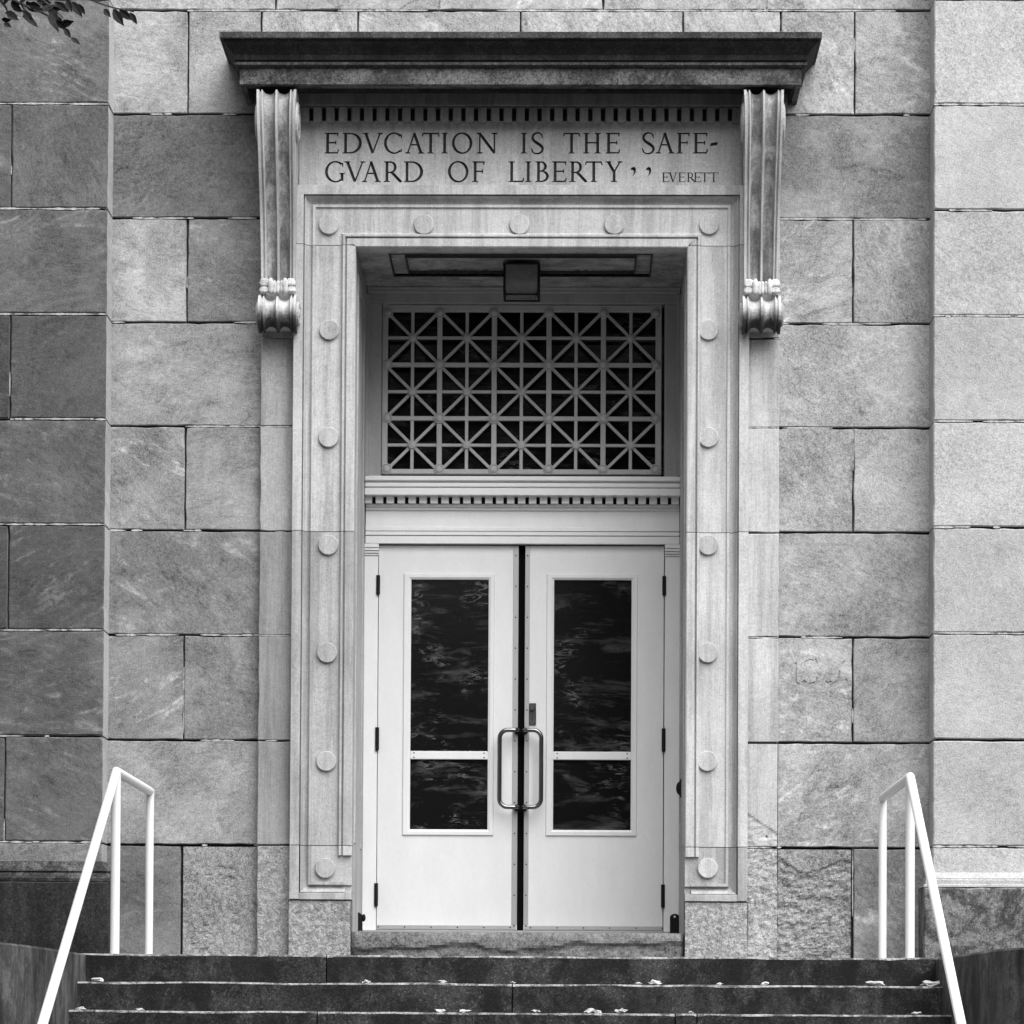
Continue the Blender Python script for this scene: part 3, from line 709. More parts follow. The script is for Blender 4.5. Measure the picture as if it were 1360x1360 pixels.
bbox(bm, xa_, xa_ + q, ya + q, yb4 - q, zc + 0.0104, zc + 0.06, 0); bbox(bm, xb_ - q, xb_, ya + q, yb4 - q, zc + 0.0104, zc + 0.06, 0)
fin("soffit_moulding", bm, M_SOFFIT, sur)
box("soffit_panel", xa_ + q, xb_ - q, ya + q, yb4 - q, zc + 0.018, zc + 0.06, M_SOFFIT, sur, b=0)

# dark strips standing in for the shaded grooves round the soffit panel
for dxy, nm in ((0.0, "soffit_groove_line"), (q, "soffit_groove_line")):
    A0, A1, B0, B1 = xa_ + dxy, xb_ - dxy, ya + dxy, yb4 - dxy
    bm = bmesh.new(); w_ = 0.008
    bbox(bm, A0, A1, B0 - w_, B0, zc - 0.006, zc + 0.02, 0.001); bbox(bm, A0, A1, B1, B1 + w_, zc - 0.006, zc + 0.02, 0.001)
    bbox(bm, A0 - w_, A0, B0 - w_, B1 + w_, zc - 0.0062, zc + 0.02, 0.001); bbox(bm, A1, A1 + w_, B0 - w_, B1 + w_, zc - 0.0062, zc + 0.02, 0.001)
    fin(nm, bm, M_GROOVE, sur)
# ------------------------------------------------------------------ cornice
OC = 0.42
cor = thing("cornice", "soot-blackened stone cornice with dentils projecting over the doorway", "cornice", (CTR, -0.2, Z(139, -0.2)))
CX0, CX1 = X(318.5, -OC, 100), X(1064.5, -OC, 100)
def sweep(name, prof, mat, col=None, xx0=None, xx1=None, ref=OC, parent=cor, back=0.01):
    a = CX0 if xx0 is None else xx0; b = CX1 if xx1 is None else xx1
    rings = [[(a - (o - ref), back, z) for o, z in prof], [(a - (o - ref), -o, z) for o, z in prof], [(b + (o - ref), -o, z) for o, z in prof], [(b + (o - ref), back, z) for o, z in prof]]
    V, F = skin(rings); return mk(name, V, F, mat, parent, col)
z = lambda p, o: Z(p, -o)
lip = [(0.05, z(41.5, .52) + 0.012), (0.512, z(41.5, .52)), (0.520, z(42.3, .52)), (0.520, z(50, .52)), (0.514, z(51.2, .52)), (0.05, z(51.2, .52))]
cyma = [(0.05, z(51.3, .5)), (0.506, z(51.3, .5)), (0.502, z(54, .5)), (0.490, z(59, .49)), (0.468, z(66, .47)), (0.450, z(73, .45)), (0.445, z(79.5, .45)), (0.436, z(80.5, .44)), (0.436, z(82.6, .44)), (0.05, z(82.6, .44))]
fillet = [(0.05, z(82.8, .44)), (0.440, z(82.8, .44)), (0.449, z(83.6, .44)), (0.449, z(86.6, .44)), (0.438, z(88.2, .44)), (0.426, z(89.7, .43)), (0.05, z(89.7, .43))]
sweep("crown_lip", lip, M_BLACKST, 0.070); sweep("crown_moulding", cyma, M_BLACKST, 0.022); sweep("crown_fillet", fillet, M_BLACKST, 0.075)  # lip and fillet coloured lighter to paint in their highlights
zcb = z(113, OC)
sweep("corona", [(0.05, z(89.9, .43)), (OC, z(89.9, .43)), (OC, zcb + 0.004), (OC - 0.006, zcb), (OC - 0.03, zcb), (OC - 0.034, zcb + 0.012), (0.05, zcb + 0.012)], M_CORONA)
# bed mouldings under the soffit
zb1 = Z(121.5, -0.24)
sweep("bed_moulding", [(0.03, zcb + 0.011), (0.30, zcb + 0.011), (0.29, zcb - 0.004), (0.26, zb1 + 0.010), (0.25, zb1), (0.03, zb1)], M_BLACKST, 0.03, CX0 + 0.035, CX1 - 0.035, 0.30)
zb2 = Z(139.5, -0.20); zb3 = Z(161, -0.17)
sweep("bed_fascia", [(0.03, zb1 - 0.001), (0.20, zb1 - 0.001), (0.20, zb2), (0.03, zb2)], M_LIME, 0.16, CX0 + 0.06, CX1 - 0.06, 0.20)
box("dentil_shade_backing", FX0 + 0.002, FX1 - 0.002, -0.108, 0.018, FZ1 + 0.0095, zb2 - 0.001, M_BLACKST, cor, 0.02, b=0)  # near-black backing paints the shade in the dentil gaps
dn = bmesh.new(); pitch = (FX1 - FX0) / 35.0
bbox(dn, -pitch * 0.335, pitch * 0.335, -0.062, 0.0, -(zb2 - zb3), 0, 0.004)
dme = bpy.data.meshes.new("dentil"); dn.to_mesh(dme); dn.free(); dme.materials.append(M_LIME)
for k in range(35):
    o = link_mesh("dentil", dme, None, cor, 0.19 * random.uniform(0.85, 1.12), (FX0 + pitch * (k + 0.5), -0.109, zb2 - 0.0012))  # dentil colour lowered for the shade under the cornice
# ------------------------------------------------------------------ scroll brackets
def bracket(px, label):
    xc = X(px, -0.3, 260); zt = Z(119, -0.40)
    t = thing("scroll_bracket", label, "bracket", (xc, -0.06, Z(445, -0.1)), "scroll brackets under the cornice")
    zbot = Z(441, -0.22)
    # side curve from the top edge to the foot scroll
    zs = Z(388, -0.26); rs = (zs - zbot) / 2
    pts = [(-0.405, zt), (-0.428, zt - 0.05), (-0.432, zt - 0.12), (-0.415, zt - 0.21), (-0.375, zt - 0.32), (-0.325, zt - 0.44), (-0.275, zt - 0.57), (-0.235, zt - 0.71), (-0.208, zt - 0.85), (-0.196, zt - 0.97), (-0.192, zs + 0.06)]
    def cr(i, u):
        n = len(pts); p0, p1, p2, p3 = (pts[max(0, min(n - 1, i + k))] for k in (-1, 0, 1, 2))
        f = lambda a, b, c, d: 0.5 * ((2 * b) + (-a + c) * u + (2 * a - 5 * b + 4 * c - d) * u * u + (-a + 3 * b - 3 * c + d) * u ** 3)
        return (f(p0[0], p1[0], p2[0], p3[0]), f(p0[1], p1[1], p2[1], p3[1]))
    curve = [cr(i, u / 4) for i in range(len(pts) - 1) for u in range(4)] + [pts[-1], (-0.192, zs + 0.0)]
    scroll = []
    cy, cz_ = -0.18, zbot + rs
    for k in range(19):
        a = R(100 + 175 * k / 18)
        scroll.append((cy + rs * 1.05 * math.cos(a), cz_ + rs * math.sin(a)))
    n = 48
    def sect(v):
        a = abs(v)
        if a > 0.84: return 0.0
        if a > 0.78: return -0.016
        if a > 0.68: return -0.002
        if a < 0.06: return -0.003
        c = (a - 0.37) / 0.31
        return -0.036 * math.sqrt(max(0.0, 1 - c * c)) ** 1.0 - 0.004
    def build(name, cv, wf, amp, yback):
        V, F, mi = [], [], []
        m = len(cv)
        for i, (y, zz) in enumerate(cv):
            p = cv[max(0, i - 1)]; q = cv[min(m - 1, i + 1)]
            tx, tz = q[0] - p[0], q[1] - p[1]; L = math.hypot(tx, tz); ny, nz = tz / L, -tx / L   # outward (towards -y)
            if ny > 0 and name == "scroll_shaft": ny, nz = -ny, -nz
            hw = wf(i / (m - 1))
            for j in range(n + 1):
                v = -1 + 2 * j / n; d = sect(v) * amp
                V.append((xc + v * hw, y + ny * d, zz + nz * d))
        for i in range(m - 1):
            for j in range(n):
                a = i * (n + 1) + j; F.append((a, a + 1, a + n + 2, a + n + 1))
                vv = abs(-1 + 2 * (j + 0.5) / n); mi.append(1 if 0.10 < vv < 0.66 else 0)
        # sides back to the wall
        o = len(V)
        for i, (y, zz) in enumerate(cv):
            hw = wf(i / (m - 1)); V.append((xc - hw, yback, zz)); V.append((xc + hw, yback, zz))
        for i in range(m - 1):
            a = i * (n + 1); F.append((a, a + n + 1, o + 2 * i + 2, o + 2 * i)); mi.append(0)
            a = i * (n + 1) + n; F.append((a, o + 2 * i + 1, o + 2 * i + 3, a + n + 1)); mi.append(0)
        F.append(tuple(range(n + 1)) + (o + 1, o)); mi.append(0)
        F.append(tuple(range((m - 1) * (n + 1), m * (n + 1))) + (o + 2 * m - 1, o + 2 * m - 2)); mi.append(0)
        return mk(name, V, F, [M_LIME, M_FLUTE], t, LT * 0.98, mi=mi)
    w0 = (X(394, -0.42, 130) - X(341, -0.42, 130)) / 2; w1 = (X(391.5, -0.2, 370) - X(346.5, -0.2, 370)) / 2
    build("scroll_shaft", curve, lambda u: w0 + (w1 - w0) * min(1, u * 1.15) ** 0.8, 1.0, -0.05)
    w2 = (X(393, -0.28, 415) - X(342.5, -0.28, 415)) / 2
    # foot scroll (closed drum with flutes)
    V, F, mi = [], [], []
    drum = 28
    for k in range(drum):
        a = 2 * math.pi * k / drum
        for j in range(n + 1):
            v = -1 + 2 * j / n; r_ = rs + sect(v) * 0.8
            V.append((xc + v * w2, cy + r_ * math.cos(a) * 1.05, cz_ + r_ * math.sin(a)))
    for k in range(drum):
        for j in range(n):
            a = k * (n + 1) + j; b = ((k + 1) % drum) * (n + 1) + j
            F.append((a, a + 1, b + 1, b)); vv = abs(-1 + 2 * (j + 0.5) / n); mi.append(1 if (0.10 < vv < 0.66 and math.sin(2 * math.pi * (k + .5) / drum) < 0.1) else 0)
    F.append(tuple(k * (n + 1) for k in range(drum))); F.append(tuple(k * (n + 1) + n for k in range(drum))); mi += [0, 0]
    mk("foot_scroll", V, F, [M_FOOT, M_FOOT, M_FOOT], t, LT * 1.05, mi=mi)
    box("scroll_back", xc - w2 * 0.86, xc + w2 * 0.86, cy, -0.055, zbot + 0.03, zs + 0.05, M_LIME, t, LT, b=0.004)
    # volute eyes on the flanks, top and foot
    for s in (-1, 1):
        for (yy, zz, rr, off) in ((cy, cz_, rs * 0.62, w2), (-0.30, zt - 0.15, 0.105, w0 - 0.006), ):
            rings = []
            for rad, dx in ((rr, -0.012), (rr, 0.010), (rr * 0.85, 0.016), (rr * 0.8, 0.006), (rr * 0.42, 0.006), (rr * 0.36, 0.016), (rr * 0.15, 0.020)):
                rings.append([(xc + s * (off + dx), yy + rad * math.cos(2 * math.pi * k / 20), zz + rad * math.sin(2 * math.pi * k / 20)) for k in range(20)])
            V, F = skin(rings); mk("volute", V, F, M_LIME, t, LT * 0.9)
    # carved leaf curling over the foot scroll: lobes left and right of the middle
    zl = Z(379, -0.26); sc = (X(391.5, -0.25, 370) - X(346.5, -0.25, 370)) / 45.0
    for (dx, dz, rx, rz, ry) in ((-17, 4, 5.6, 5.6, .020), (-17.5, -5.5, 5.4, 4.2, .018), (-8.6, -1, 3.6, 10.5, .030), (-3.4, -2.5, 2.5, 9.0, .024), (1.2, -2.5, 2.3, 9.0, .022), (5.6, -2.5, 2.5, 9.0, .024), (10.4, -1, 3.4, 10.5, .030), (18, 4, 5.6, 5.6, .020), (18.5, -5.5, 5.4, 4.2, .018)):
        bm = bmesh.new(); bmesh.ops.create_uvsphere(bm, u_segments=16, v_segments=10, radius=1.0)
        for v in bm.verts:
            x_, y_, z_ = (math.copysign(abs(c_) ** 0.62, c_) for c_ in v.co)
            f = 1 + 0.10 * math.sin(z_ * 9 + dx) + 0.06 * fbm(x_ * 2 + dx, y_ * 2, z_ * 2)
            curl = 0.35 * max(0, z_) ** 2
            v.co = (xc + dx * sc + x_ * rx * sc * f * (1 - 0.06 * z_) * (1.18 - 0.18 * z_ * z_), -0.224 - ry * 0.5 + y_ * ry * f - curl * ry, zl + dz * 0.004 + z_ * rz * 0.004)
        fin("leaf_lobe", bm, M_LIME, t, 0.62, smooth=True)
    return t
bracket(368.2, "left scroll bracket, its right flute the more rain-stained, above the left pilaster")
bracket(1012.8, "right scroll bracket with clean white carved leaf, above the right pilaster")

# ------------------------------------------------------------------ wooden frame in the recess
frm = thing("door_frame", "white painted wooden door frame and transom bar with small dentils, deep in the recess", "door frame", (CTR, YB, Z(1237, YB)))
XF0, XF1 = X(479, 0.93, 800), X(905.3, 0.93, 800)
ZT0 = ZCEIL
def fbox(name, pa, pb, ya_, yb_, ptop, pbot, mat=M_WFRAME, py=700, col=None, b=0.003, par=None):
    return box(name, X(pa, ya_, py), X(pb, ya_, py), ya_, yb_, Z(pbot, ya_), Z(ptop, ya_), mat, par or frm, col, b)
box("head_rail", x0 + 0.002, x1 - 0.002, 1.0, 1.13, Z(403, 1.0), ZCEIL + 0.003, M_UPPAINT, frm)
box("head_moulding", x0 + 0.003, x1 - 0.003, 0.955, 0.999, Z(384, 0.955), ZCEIL + 0.0035, M_UPPAINT, frm)
box("head_moulding", x0 + 0.003, x1 - 0.003, 0.978, 0.9995, Z(389, 0.98), Z(385, 0.98), M_UPPAINT, frm)
for s, a, b in ((-1, 470, 506.5), (1, 882.5, 912)):
    fbox("stile", a, b, 1.001, 1.13, 403, 634, M_UPPAINT, 520)
    if s < 0: fbox("stile_moulding", 470, 490, 0.975, 0.9995, 390, 632, M_UPPAINT, 520)
    else: fbox("stile_moulding", 899, 913, 0.975, 0.9995, 390, 632, M_UPPAINT, 520)
# transom bar (little entablature)
def tb(name, y, pt, pb_, yb_=1.10, b=0.002, mat=M_WFRAME): return box(name, x0 + 0.003, x1 - 0.003, y, yb_, Z(pb_, y), Z(pt, y), mat, frm, b=b)
tb("transom_cornice", 0.860, 632.3, 638.6, b=0.004); tb("transom_cornice", 0.882, 638.8, 641.2, b=0)
tb("transom_cornice", 0.866, 641.4, 647.2, b=0.005); tb("transom_corona", 0.868, 648.2, 657.6, b=0.002)
tb("transom_frieze", 0.975, 657.0, 705); tb("transom_moulding", 0.950, 669.4, 673.5, b=0.004); tb("transom_moulding", 0.962, 673.6, 677.8, b=0.003)
tb("transom_moulding", 0.962, 700.6, 705.4, b=0.002); tb("transom_architrave", 0.955, 706.2, 711.2, 1.10, 0.002); tb("transom_architrave", 0.962, 711.9, 722.0, 1.10, 0.001)
nd = 29; p2 = (X(904, 0.92, 662) - X(482, 0.92, 662)) / nd
dn = bmesh.new(); zd1 = Z(669, 0.93); zd0 = Z(657.6, 0.868) + 0.002
bbox(dn, -p2 * 0.34, p2 * 0.34, 0, 0.058, zd1 - zd0, 0, 0.002)
dme2 = bpy.data.meshes.new("small_dentil"); dn.to_mesh(dme2); dn.free(); dme2.materials.append(M_WFRAME)
box("dentil_shade_backing", x0 + 0.004, x1 - 0.004, 0.9725, 0.9745, zd1 + 0.001, zd0 - 0.001, M_GAP, frm, b=0)  # dark strip paints shade into the gaps between the small dentils
for k in range(nd): link_mesh("small_dentil", dme2, None, frm, None, (X(482, 0.92, 662) + p2 * (k + 0.5), 0.914, zd0))
# posts with capitals
for s, a, b in ((-1, 476, 500.8), (1, 882.2, 908)):
    fbox("post", a, b, 0.990, 1.10, 738, 1238.5, M_WFRAME, 980)
    for yy, pt, pb_ in ((0.962, 722.3, 727.5), (0.968, 728, 731.5), (0.975, 732.2, 735.0), (0.982, 735.6, 738)):
        aa, bb = (a, b + 0.6) if s < 0 else (a - 0.2, b)
        fbox("capital", aa, bb, yy, 1.10, pt, pb_, M_WFRAME, 980, b=0.002)
ZDT, ZDB = Z(723.5, YB), Z(1235.5, YB)
fbox("centre_seal", 684, 700, 1.035, 1.09, 721, 1237, M_SEAL, 980)
box("door_head_seal", x0, x1, 1.03, 1.09, ZDT - 0.01, ZDT + 0.05, M_SEAL, frm, b=0)
box("threshold", x0 + 0.003, x1 - 0.003, 0.93, 1.12, ZDB - 0.10, ZDB - 0.004, M_STRIP, frm)
# ------------------------------------------------------------------ doors
def door(side):
    L = side == 'L'
    a, b = (501.7, 687.6) if L else (696.4, 881.0)
    gx0, gx1 = (545, 648) if L else (735, 838)
    XX = lambda p: X(p, YB, 980); ZZ = lambda p: Z(p, YB)
    t = thing("door", ("left white door leaf with smeared dark glass and no lock plate" if L else "right white door leaf with scratched dark glass and a dark lock plate over the pull"), "door",
              ((XX(a) + XX(b)) / 2, YB, ZDB), "pair of white glazed entrance doors")
    bm = bmesh.new(); y0, y1 = YB, YB + 0.045
    xa, xb, g0, g1 = XX(a), XX(b), XX(gx0 - 3), XX(gx1 + 3); gt, gb = ZZ(767), ZZ(1105)
    bm.free(); z0_, z1_ = ZDB, ZDT - 0.006; rings = []
    for kx, kz in ((0, 0), (1, 0), (1, 1), (0, 1), (0, 0)):
        ox, oz = (xa, xb)[kx], (z0_, z1_)[kz]; ix, iz = (g0, g1)[kx], (gb, gt)[kz]; dx, dz = (1, -1)[kx] * 0.002, (1, -1)[kz] * 0.002
        rings.append([(ox, y1, oz), (ox, y0 + 0.002, oz), (ox + dx, y0, oz + dz), (ix, y0, iz), (ix, y1, iz)])
    V, F = skin(rings, cap=False); mk("leaf", V, F, M_WHITE, t)
    # glazing bead, mitred
    bi = [XX(gx0), XX(gx1), ZZ(770), ZZ(1102)]; bo = [XX(gx0 - 10), XX(gx1 + 8), ZZ(762), ZZ(1110)]
    prof = [(0, 0.03), (0, -0.002), (0.35, -0.010), (0.9, -0.010), (1, 0.001), (1, 0.03)]
    rings = []
    for cx, cz in ((0, 3), (0, 2), (1, 2), (1, 3), (0, 3)):
        rings.append([(bi[cx] + (bo[cx] - bi[cx]) * u, YB + y, bi[cz] + (bo[cz] - bi[cz]) * u) for u, y in prof])
    V, F = skin(rings, cap=False); mk("glazing_bead", V, F, M_WHITE, t)
    gm = M_GLASS1 if L else M_GLASS2
    for pt, pb_ in ((770, 999), (1008, 1102)):
        box("glass_pane", XX(gx0 - 1), XX(gx1 + 1), YB + 0.012, YB + 0.020, ZZ(pb_ + 1), ZZ(pt - 1), gm, t, b=0)
    bar = box("crossbar", XX(gx0), XX(gx1), YB - 0.006, YB + 0.010, ZZ(1009), ZZ(998), M_STRIP if False else M_WHITE, t)
    sme = SCREW
    for px in (gx0 + 5, gx1 - 5):
        for py in (1000.5, 1006.5): link_mesh("screw", sme, None, bar, None, (XX(px), YB - 0.0062, ZZ(py)))
    # aluminium edge strip
    sa, sb = (680.6, 687.4) if L else (696.6, 702.6)
    strip = box("edge_strip", XX(sa), XX(sb), YB - 0.004, YB - 0.0005, ZDB + 0.03, ZDT - 0.008, M_STRIP, t, b=0.001)
    for k in range(13): link_mesh("screw", sme, None, strip, None, ((XX(sa) + XX(sb)) / 2, YB - 0.0042, ZZ(738 + k * 41)))
    ks = box("bottom_strip", XX(a + 1), XX(b - 1), YB - 0.005, YB - 0.0006, ZZ(1234.5), ZZ(1229.5), M_STRIP, t, b=0.001)
    for k in range(6): link_mesh("screw", sme, None, ks, None, (XX((504 if L else 706) + k * 35), YB - 0.0053, ZZ(1232)))
    # hinges
    hx = XX(501.0 if L else 881.3)
    for pt, pb_ in ((765, 790), (967, 997), (1174, 1204)):
        h = tube("hinge", [(hx, YB - 0.012, ZZ(pb_)), (hx, YB - 0.012, ZZ(pt))], 0.011, M_BLACK, t, 12)
        link_mesh("hinge_tip", TIP, None, h, None, (hx, YB - 0.012, ZZ(pb_)))
    # pull handle: bent tube on two feet
    s = -1 if L else 1
    hx0 = XX(687 if L else 697); hx1 = XX(664 if L else 719)
    zt_, zb_ = ZZ(971), ZZ(1073); yh = YB - 0.075; path = []
    rc = 0.045
    path.append(Vector((hx0 - s * 0.0, YB - 0.02, zt_))); path.append(Vector((hx0, yh + 0.016, zt_)))
    path.append(Vector((hx0 + s * 0.005, yh + 0.004, zt_))); path.append(Vector((hx0 + s * 0.016, yh, zt_)))
    for k in range(7):
        th = R(90 - 90 * k / 6); path.append(Vector((hx1 - s * rc + s * rc * math.cos(th), yh, zt_ - rc + rc * math.sin(th))))
    for k in range(7):
        th = R(-90 * k / 6); path.append(Vector((hx1 - s * rc + s * rc * math.cos(th), yh, zb_ + rc + rc * math.sin(th))))
    path += [Vector((hx0 + s * 0.016, yh, zb_)), Vector((hx0 + s * 0.005, yh + 0.004, zb_)), Vector((hx0, yh + 0.016, zb_)), Vector((hx0, YB - 0.02, zb_))]
    hd = tube("pull_handle", path, 0.0125, M_STEEL, t, 16)
    for zz in (zt_, zb_): link_mesh("handle_foot", FOOT, None, hd, None, (hx0, YB - 0.004, zz))
    if not L:
        lp = box("lock_plate", XX(702.6), XX(711.8), YB - 0.010, YB - 0.0005, ZZ(963), ZZ(934), M_LOCK, t, b=0.003)
        link_mesh("lock_cylinder", CYL, None, lp, None, (XX(707), YB - 0.010, ZZ(941)))
        box("key_slot", XX(706.4), XX(707.6), YB - 0.0125, YB - 0.0095, ZZ(957), ZZ(949), M_STEEL, lp, b=0.001)
    return t
SCREW = cyl_mesh("screw", 0.0042, 0.0015, 8, 0.0007); SCREW.materials.append(M_BLACK)
TIP = cyl_mesh("hinge_tip", 0.008, 0.01, 8, 0.002); TIP.materials.append(M_BLACK)
FOOT = cyl_mesh("handle_foot", 0.019, 0.022, 16, 0.004); FOOT.materials.append(M_BLACK)
CYL = cyl_mesh("lock_cylinder", 0.014, 0.022, 18, 0.003); CYL.materials.append(M_LOCK)
door('L'); door('R')

# ------------------------------------------------------------------ transom window with star grille
YG = 1.04
tw = thing("transom_window", "dark transom window behind a grey metal grille of star-crossed bars", "window", (CTR, YG, Z(632, YG)))
gx = lambda p: X(p, YG, 520); gz = lambda p: Z(p, YG)
gl = box("glass_pane", gx(503), gx(886), YG + 0.09, YG + 0.10, gz(634), gz(398), M_GLASS3, tw, b=0)
VX = [511.5, 583.7, 656.2, 728.8, 801.2, 874]; HY = [412.5, 484.6, 555.8, 626.5]
for a, b, c, d in ((507.5, 515, 403.5, 630), (870.5, 878.5, 403.5, 630)):
    box("grille_frame", gx(a), gx(b), YG - 0.012, YG + 0.03, gz(d), gz(c), M_GRILLE, tw)
for c, d in ((405.5, 414.2), (623.5, 630)):
    box("grille_frame", gx(515) - 0.002, gx(870.5) + 0.002, YG - 0.010, YG + 0.03, gz(d), gz(c), M_GRILLE, tw)
for x_ in VX[1:-1]: box("vertical_bar", gx(x_ - 3.4), gx(x_ + 3.4), YG - 0.006, YG + 0.028, gz(624), gz(413), M_GRILLE, tw, b=0.002)
for y_ in HY[1:-1]: box("horizontal_bar", gx(514), gx(871), YG - 0.003, YG + 0.025, gz(y_ + 2.8), gz(y_ - 2.8), M_GRILLE, tw, b=0.002)
for i in range(5):
    xm = (VX[i] + VX[i + 1]) / 2; box("thin_upright", gx(xm - 2.2), gx(xm + 2.2), YG + 0.001, YG + 0.022, gz(624), gz(413), M_GRILLE, tw, b=0.002)
for j in range(3):
    ym = (HY[j] + HY[j + 1]) / 2; box("thin_crossbar", gx(514), gx(871), YG + 0.004, YG + 0.020, gz(ym + 2.0), gz(ym - 2.0), M_GRILLE, tw, b=0.002)
for j in range(3):
    for i in range(5):
        for k in (0, 1):
            A = Vector((gx(VX[i]), gz(HY[j + k]))); B = Vector((gx(VX[i + 1]), gz(HY[j + 1 - k])))
            d = (B - A).normalized(); nn = Vector((-d.y, d.x)) * 0.0088; A2 = A + d * 0.012; B2 = B - d * 0.012
            P = [A2 + nn, B2 + nn, B2 - nn, A2 - nn]
            ya_ = YG + 0.0065 + 0.0022 * k
            P2 = [A2 + nn * 0.8, B2 + nn * 0.8, B2 - nn * 0.8, A2 - nn * 0.8]
            V, F = skin([[(q.x, YG + 0.022 + 0.001 * k, q.y) for q in P], [(q.x, ya_ + 0.003, q.y) for q in P], [(q.x, ya_, q.y) for q in P2]])
            mk("diagonal_bar", V, F, M_GRILLE, tw)
def dome(name, r, h, ring):
    prof = [(r, 0.0), (r, -h * 0.5)] + ([(r * 0.86, -h * 0.62), (r * 0.72, -h * 0.4)] if ring else []) + [(r * (0.64 if ring else 0.85), -h * 0.75), (r * 0.35, -h), (r * 0.05, -h * 1.04)]
    V, F = skin([[(rr * math.cos(2 * math.pi * k / 20), y, rr * math.sin(2 * math.pi * k / 20)) for k in range(20)] for rr, y in prof])
    me = bpy.data.meshes.new(name); me.from_pydata(V, [], F); me.materials.append(M_GRILLE)
    bm = bmesh.new(); bm.from_mesh(me); bmesh.ops.recalc_face_normals(bm, faces=bm.faces); bm.to_mesh(me); bm.free(); return me
RB, CB = dome("ringed_rosette", 0.030, 0.022, True), dome("star_rosette", 0.0235, 0.018, False)
for i, x_ in enumerate(VX):
    for j, y_ in enumerate(HY): 
        xx = gx(x_ + (3 if i == 0 else -3 if i == 5 else 0)); zz = gz(y_ + (3.5 if j == 0 else -3.0 if j == 3 else 0))
        link_mesh("ringed_rosette", RB, None, tw, None, (xx, YG - 0.004, zz))
for i in range(5):
    for j in range(3): link_mesh("star_rosette", CB, None, tw, None, (gx((VX[i] + VX[i + 1]) / 2), YG + 0.003, gz((HY[j] + HY[j + 1]) / 2)))
# room behind the glass stays closed and dark
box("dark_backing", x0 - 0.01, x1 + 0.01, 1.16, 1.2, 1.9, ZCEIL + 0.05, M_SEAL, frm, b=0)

# ------------------------------------------------------------------ small fittings
YLT = 0.30
lt = thing("ceiling_light", "small square glass ceiling light in a black frame, unlit, under the recess soffit", "light", (X(692.5, YLT, 370), YLT + 0.1, ZCEIL))
lx0, lx1 = X(668.3, YLT, 370), X(717, YLT, 370); lz0, lz1 = Z(391.5, YLT), ZCEIL + 0.003
lw = lx1 - lx0; e = 0.013
box("cap", lx0 - 0.002, lx1 + 0.002, YLT - 0.004, YLT + lw, Z(350.5, YLT), lz1, M_BLACK, lt)
for xa, xb in ((lx0, lx0 + e), (lx1 - e, lx1)):
    for ya_, yb_ in ((YLT, YLT + e), (YLT + lw - e, YLT + lw)): box("corner_post", xa, xb, ya_, yb_, lz0, Z(350.8, YLT), M_BLACK, lt, b=0.001)
for ya_ in (YLT + 0.0006, YLT + lw - e - 0.0006): box("bottom_rail", lx0 + e, lx1 - e, ya_, ya_ + e, lz0, lz0 + 0.008, M_BLACK, lt, b=0.001)
for xa in (lx0 + 0.0006, lx1 - e - 0.0006): box("bottom_rail", xa, xa + e, YLT + e, YLT + lw - e, lz0, lz0 + 0.008, M_BLACK, lt, b=0.001)
# slightly tapered frosted glass
gzb, gzt = lz0 + 0.010, Z(351, YLT); q = 0.010
V, F = skin([[(lx0 + q + 0.012, YLT + q + .01, gzb), (lx1 - q - .012, YLT + q + .01, gzb), (lx1 - q - .012, YLT + lw - q - .01, gzb), (lx0 + q + .012, YLT + lw - q - .01, gzb)],
             [(lx0 + q, YLT + q * .6, gzb + 0.05), (lx1 - q, YLT + q * .6, gzb + 0.05), (lx1 - q, YLT + lw - q * .6, gzb + 0.05), (lx0 + q, YLT + lw - q * .6, gzb + 0.05)],
             [(lx0 + q, YLT + q * .6, gzt), (lx1 - q, YLT + q * .6, gzt), (lx1 - q, YLT + lw - q * .6, gzt), (lx0 + q, YLT + lw - q * .6, gzt)]])
mk("glass_shade", V, F, M_LAMPG, lt)

# sill
YS = -0.13
ZS = Z(1238.5, YS)
sil = thing("door_sill", "worn and flaking stone door sill under the white doors", "sill", (CTR, YS, ZL))
sx0, sx1 = X(464.5, YS, 1250), X(907.5, YS, 1250)
nx, nz = 170, 14; V, F = [], []
for j in range(nz + 1):
    v = j / nz
    for i in range(nx + 1):
        u = i / nx; xx = sx0 + (sx1 - sx0) * u; zz = (ZL - 0.03) + (ZS - ZL + 0.03) * v
        top = 0.012 * max(0, (v - 0.75) / 0.25) ** 2
        brk = 0.58 + 0.16 * fbm(xx * 2.3, 1.0, 3.0, 4) + (0.12 if u > 0.5 else 0.0)
        d = 0.018 * max(0, min(1, (brk - v) / 0.06))
        ro = (fbm(xx * 9, zz * 22, 2.0, 5) * 0.012 + fbm(xx * 40, zz * 50, 4.0, 3) * 0.003) * (1.0 if v < brk else 0.25)
        end = 0.03 * (max(0, (0.02 - u) / 0.02) ** 2 + max(0, (u - 0.98) / 0.02) ** 2)
        V.append((xx, YS + top + d + ro + end, zz - (0.004 * fbm(xx * 5, 7, 1) if j == nz else 0)))
for j in range(nz):
    for i in range(nx): a = j * (nx + 1) + i; F.append((a, a + 1, a + nx + 2, a + nx + 1))
o = len(V)
for i in range(nx + 1): V.append((sx0 + (sx1 - sx0) * i / nx, 0.02, ZS))
for i in range(nx): a = nz * (nx + 1) + i; F.append((a, a + 1, o + i + 1, o + i))
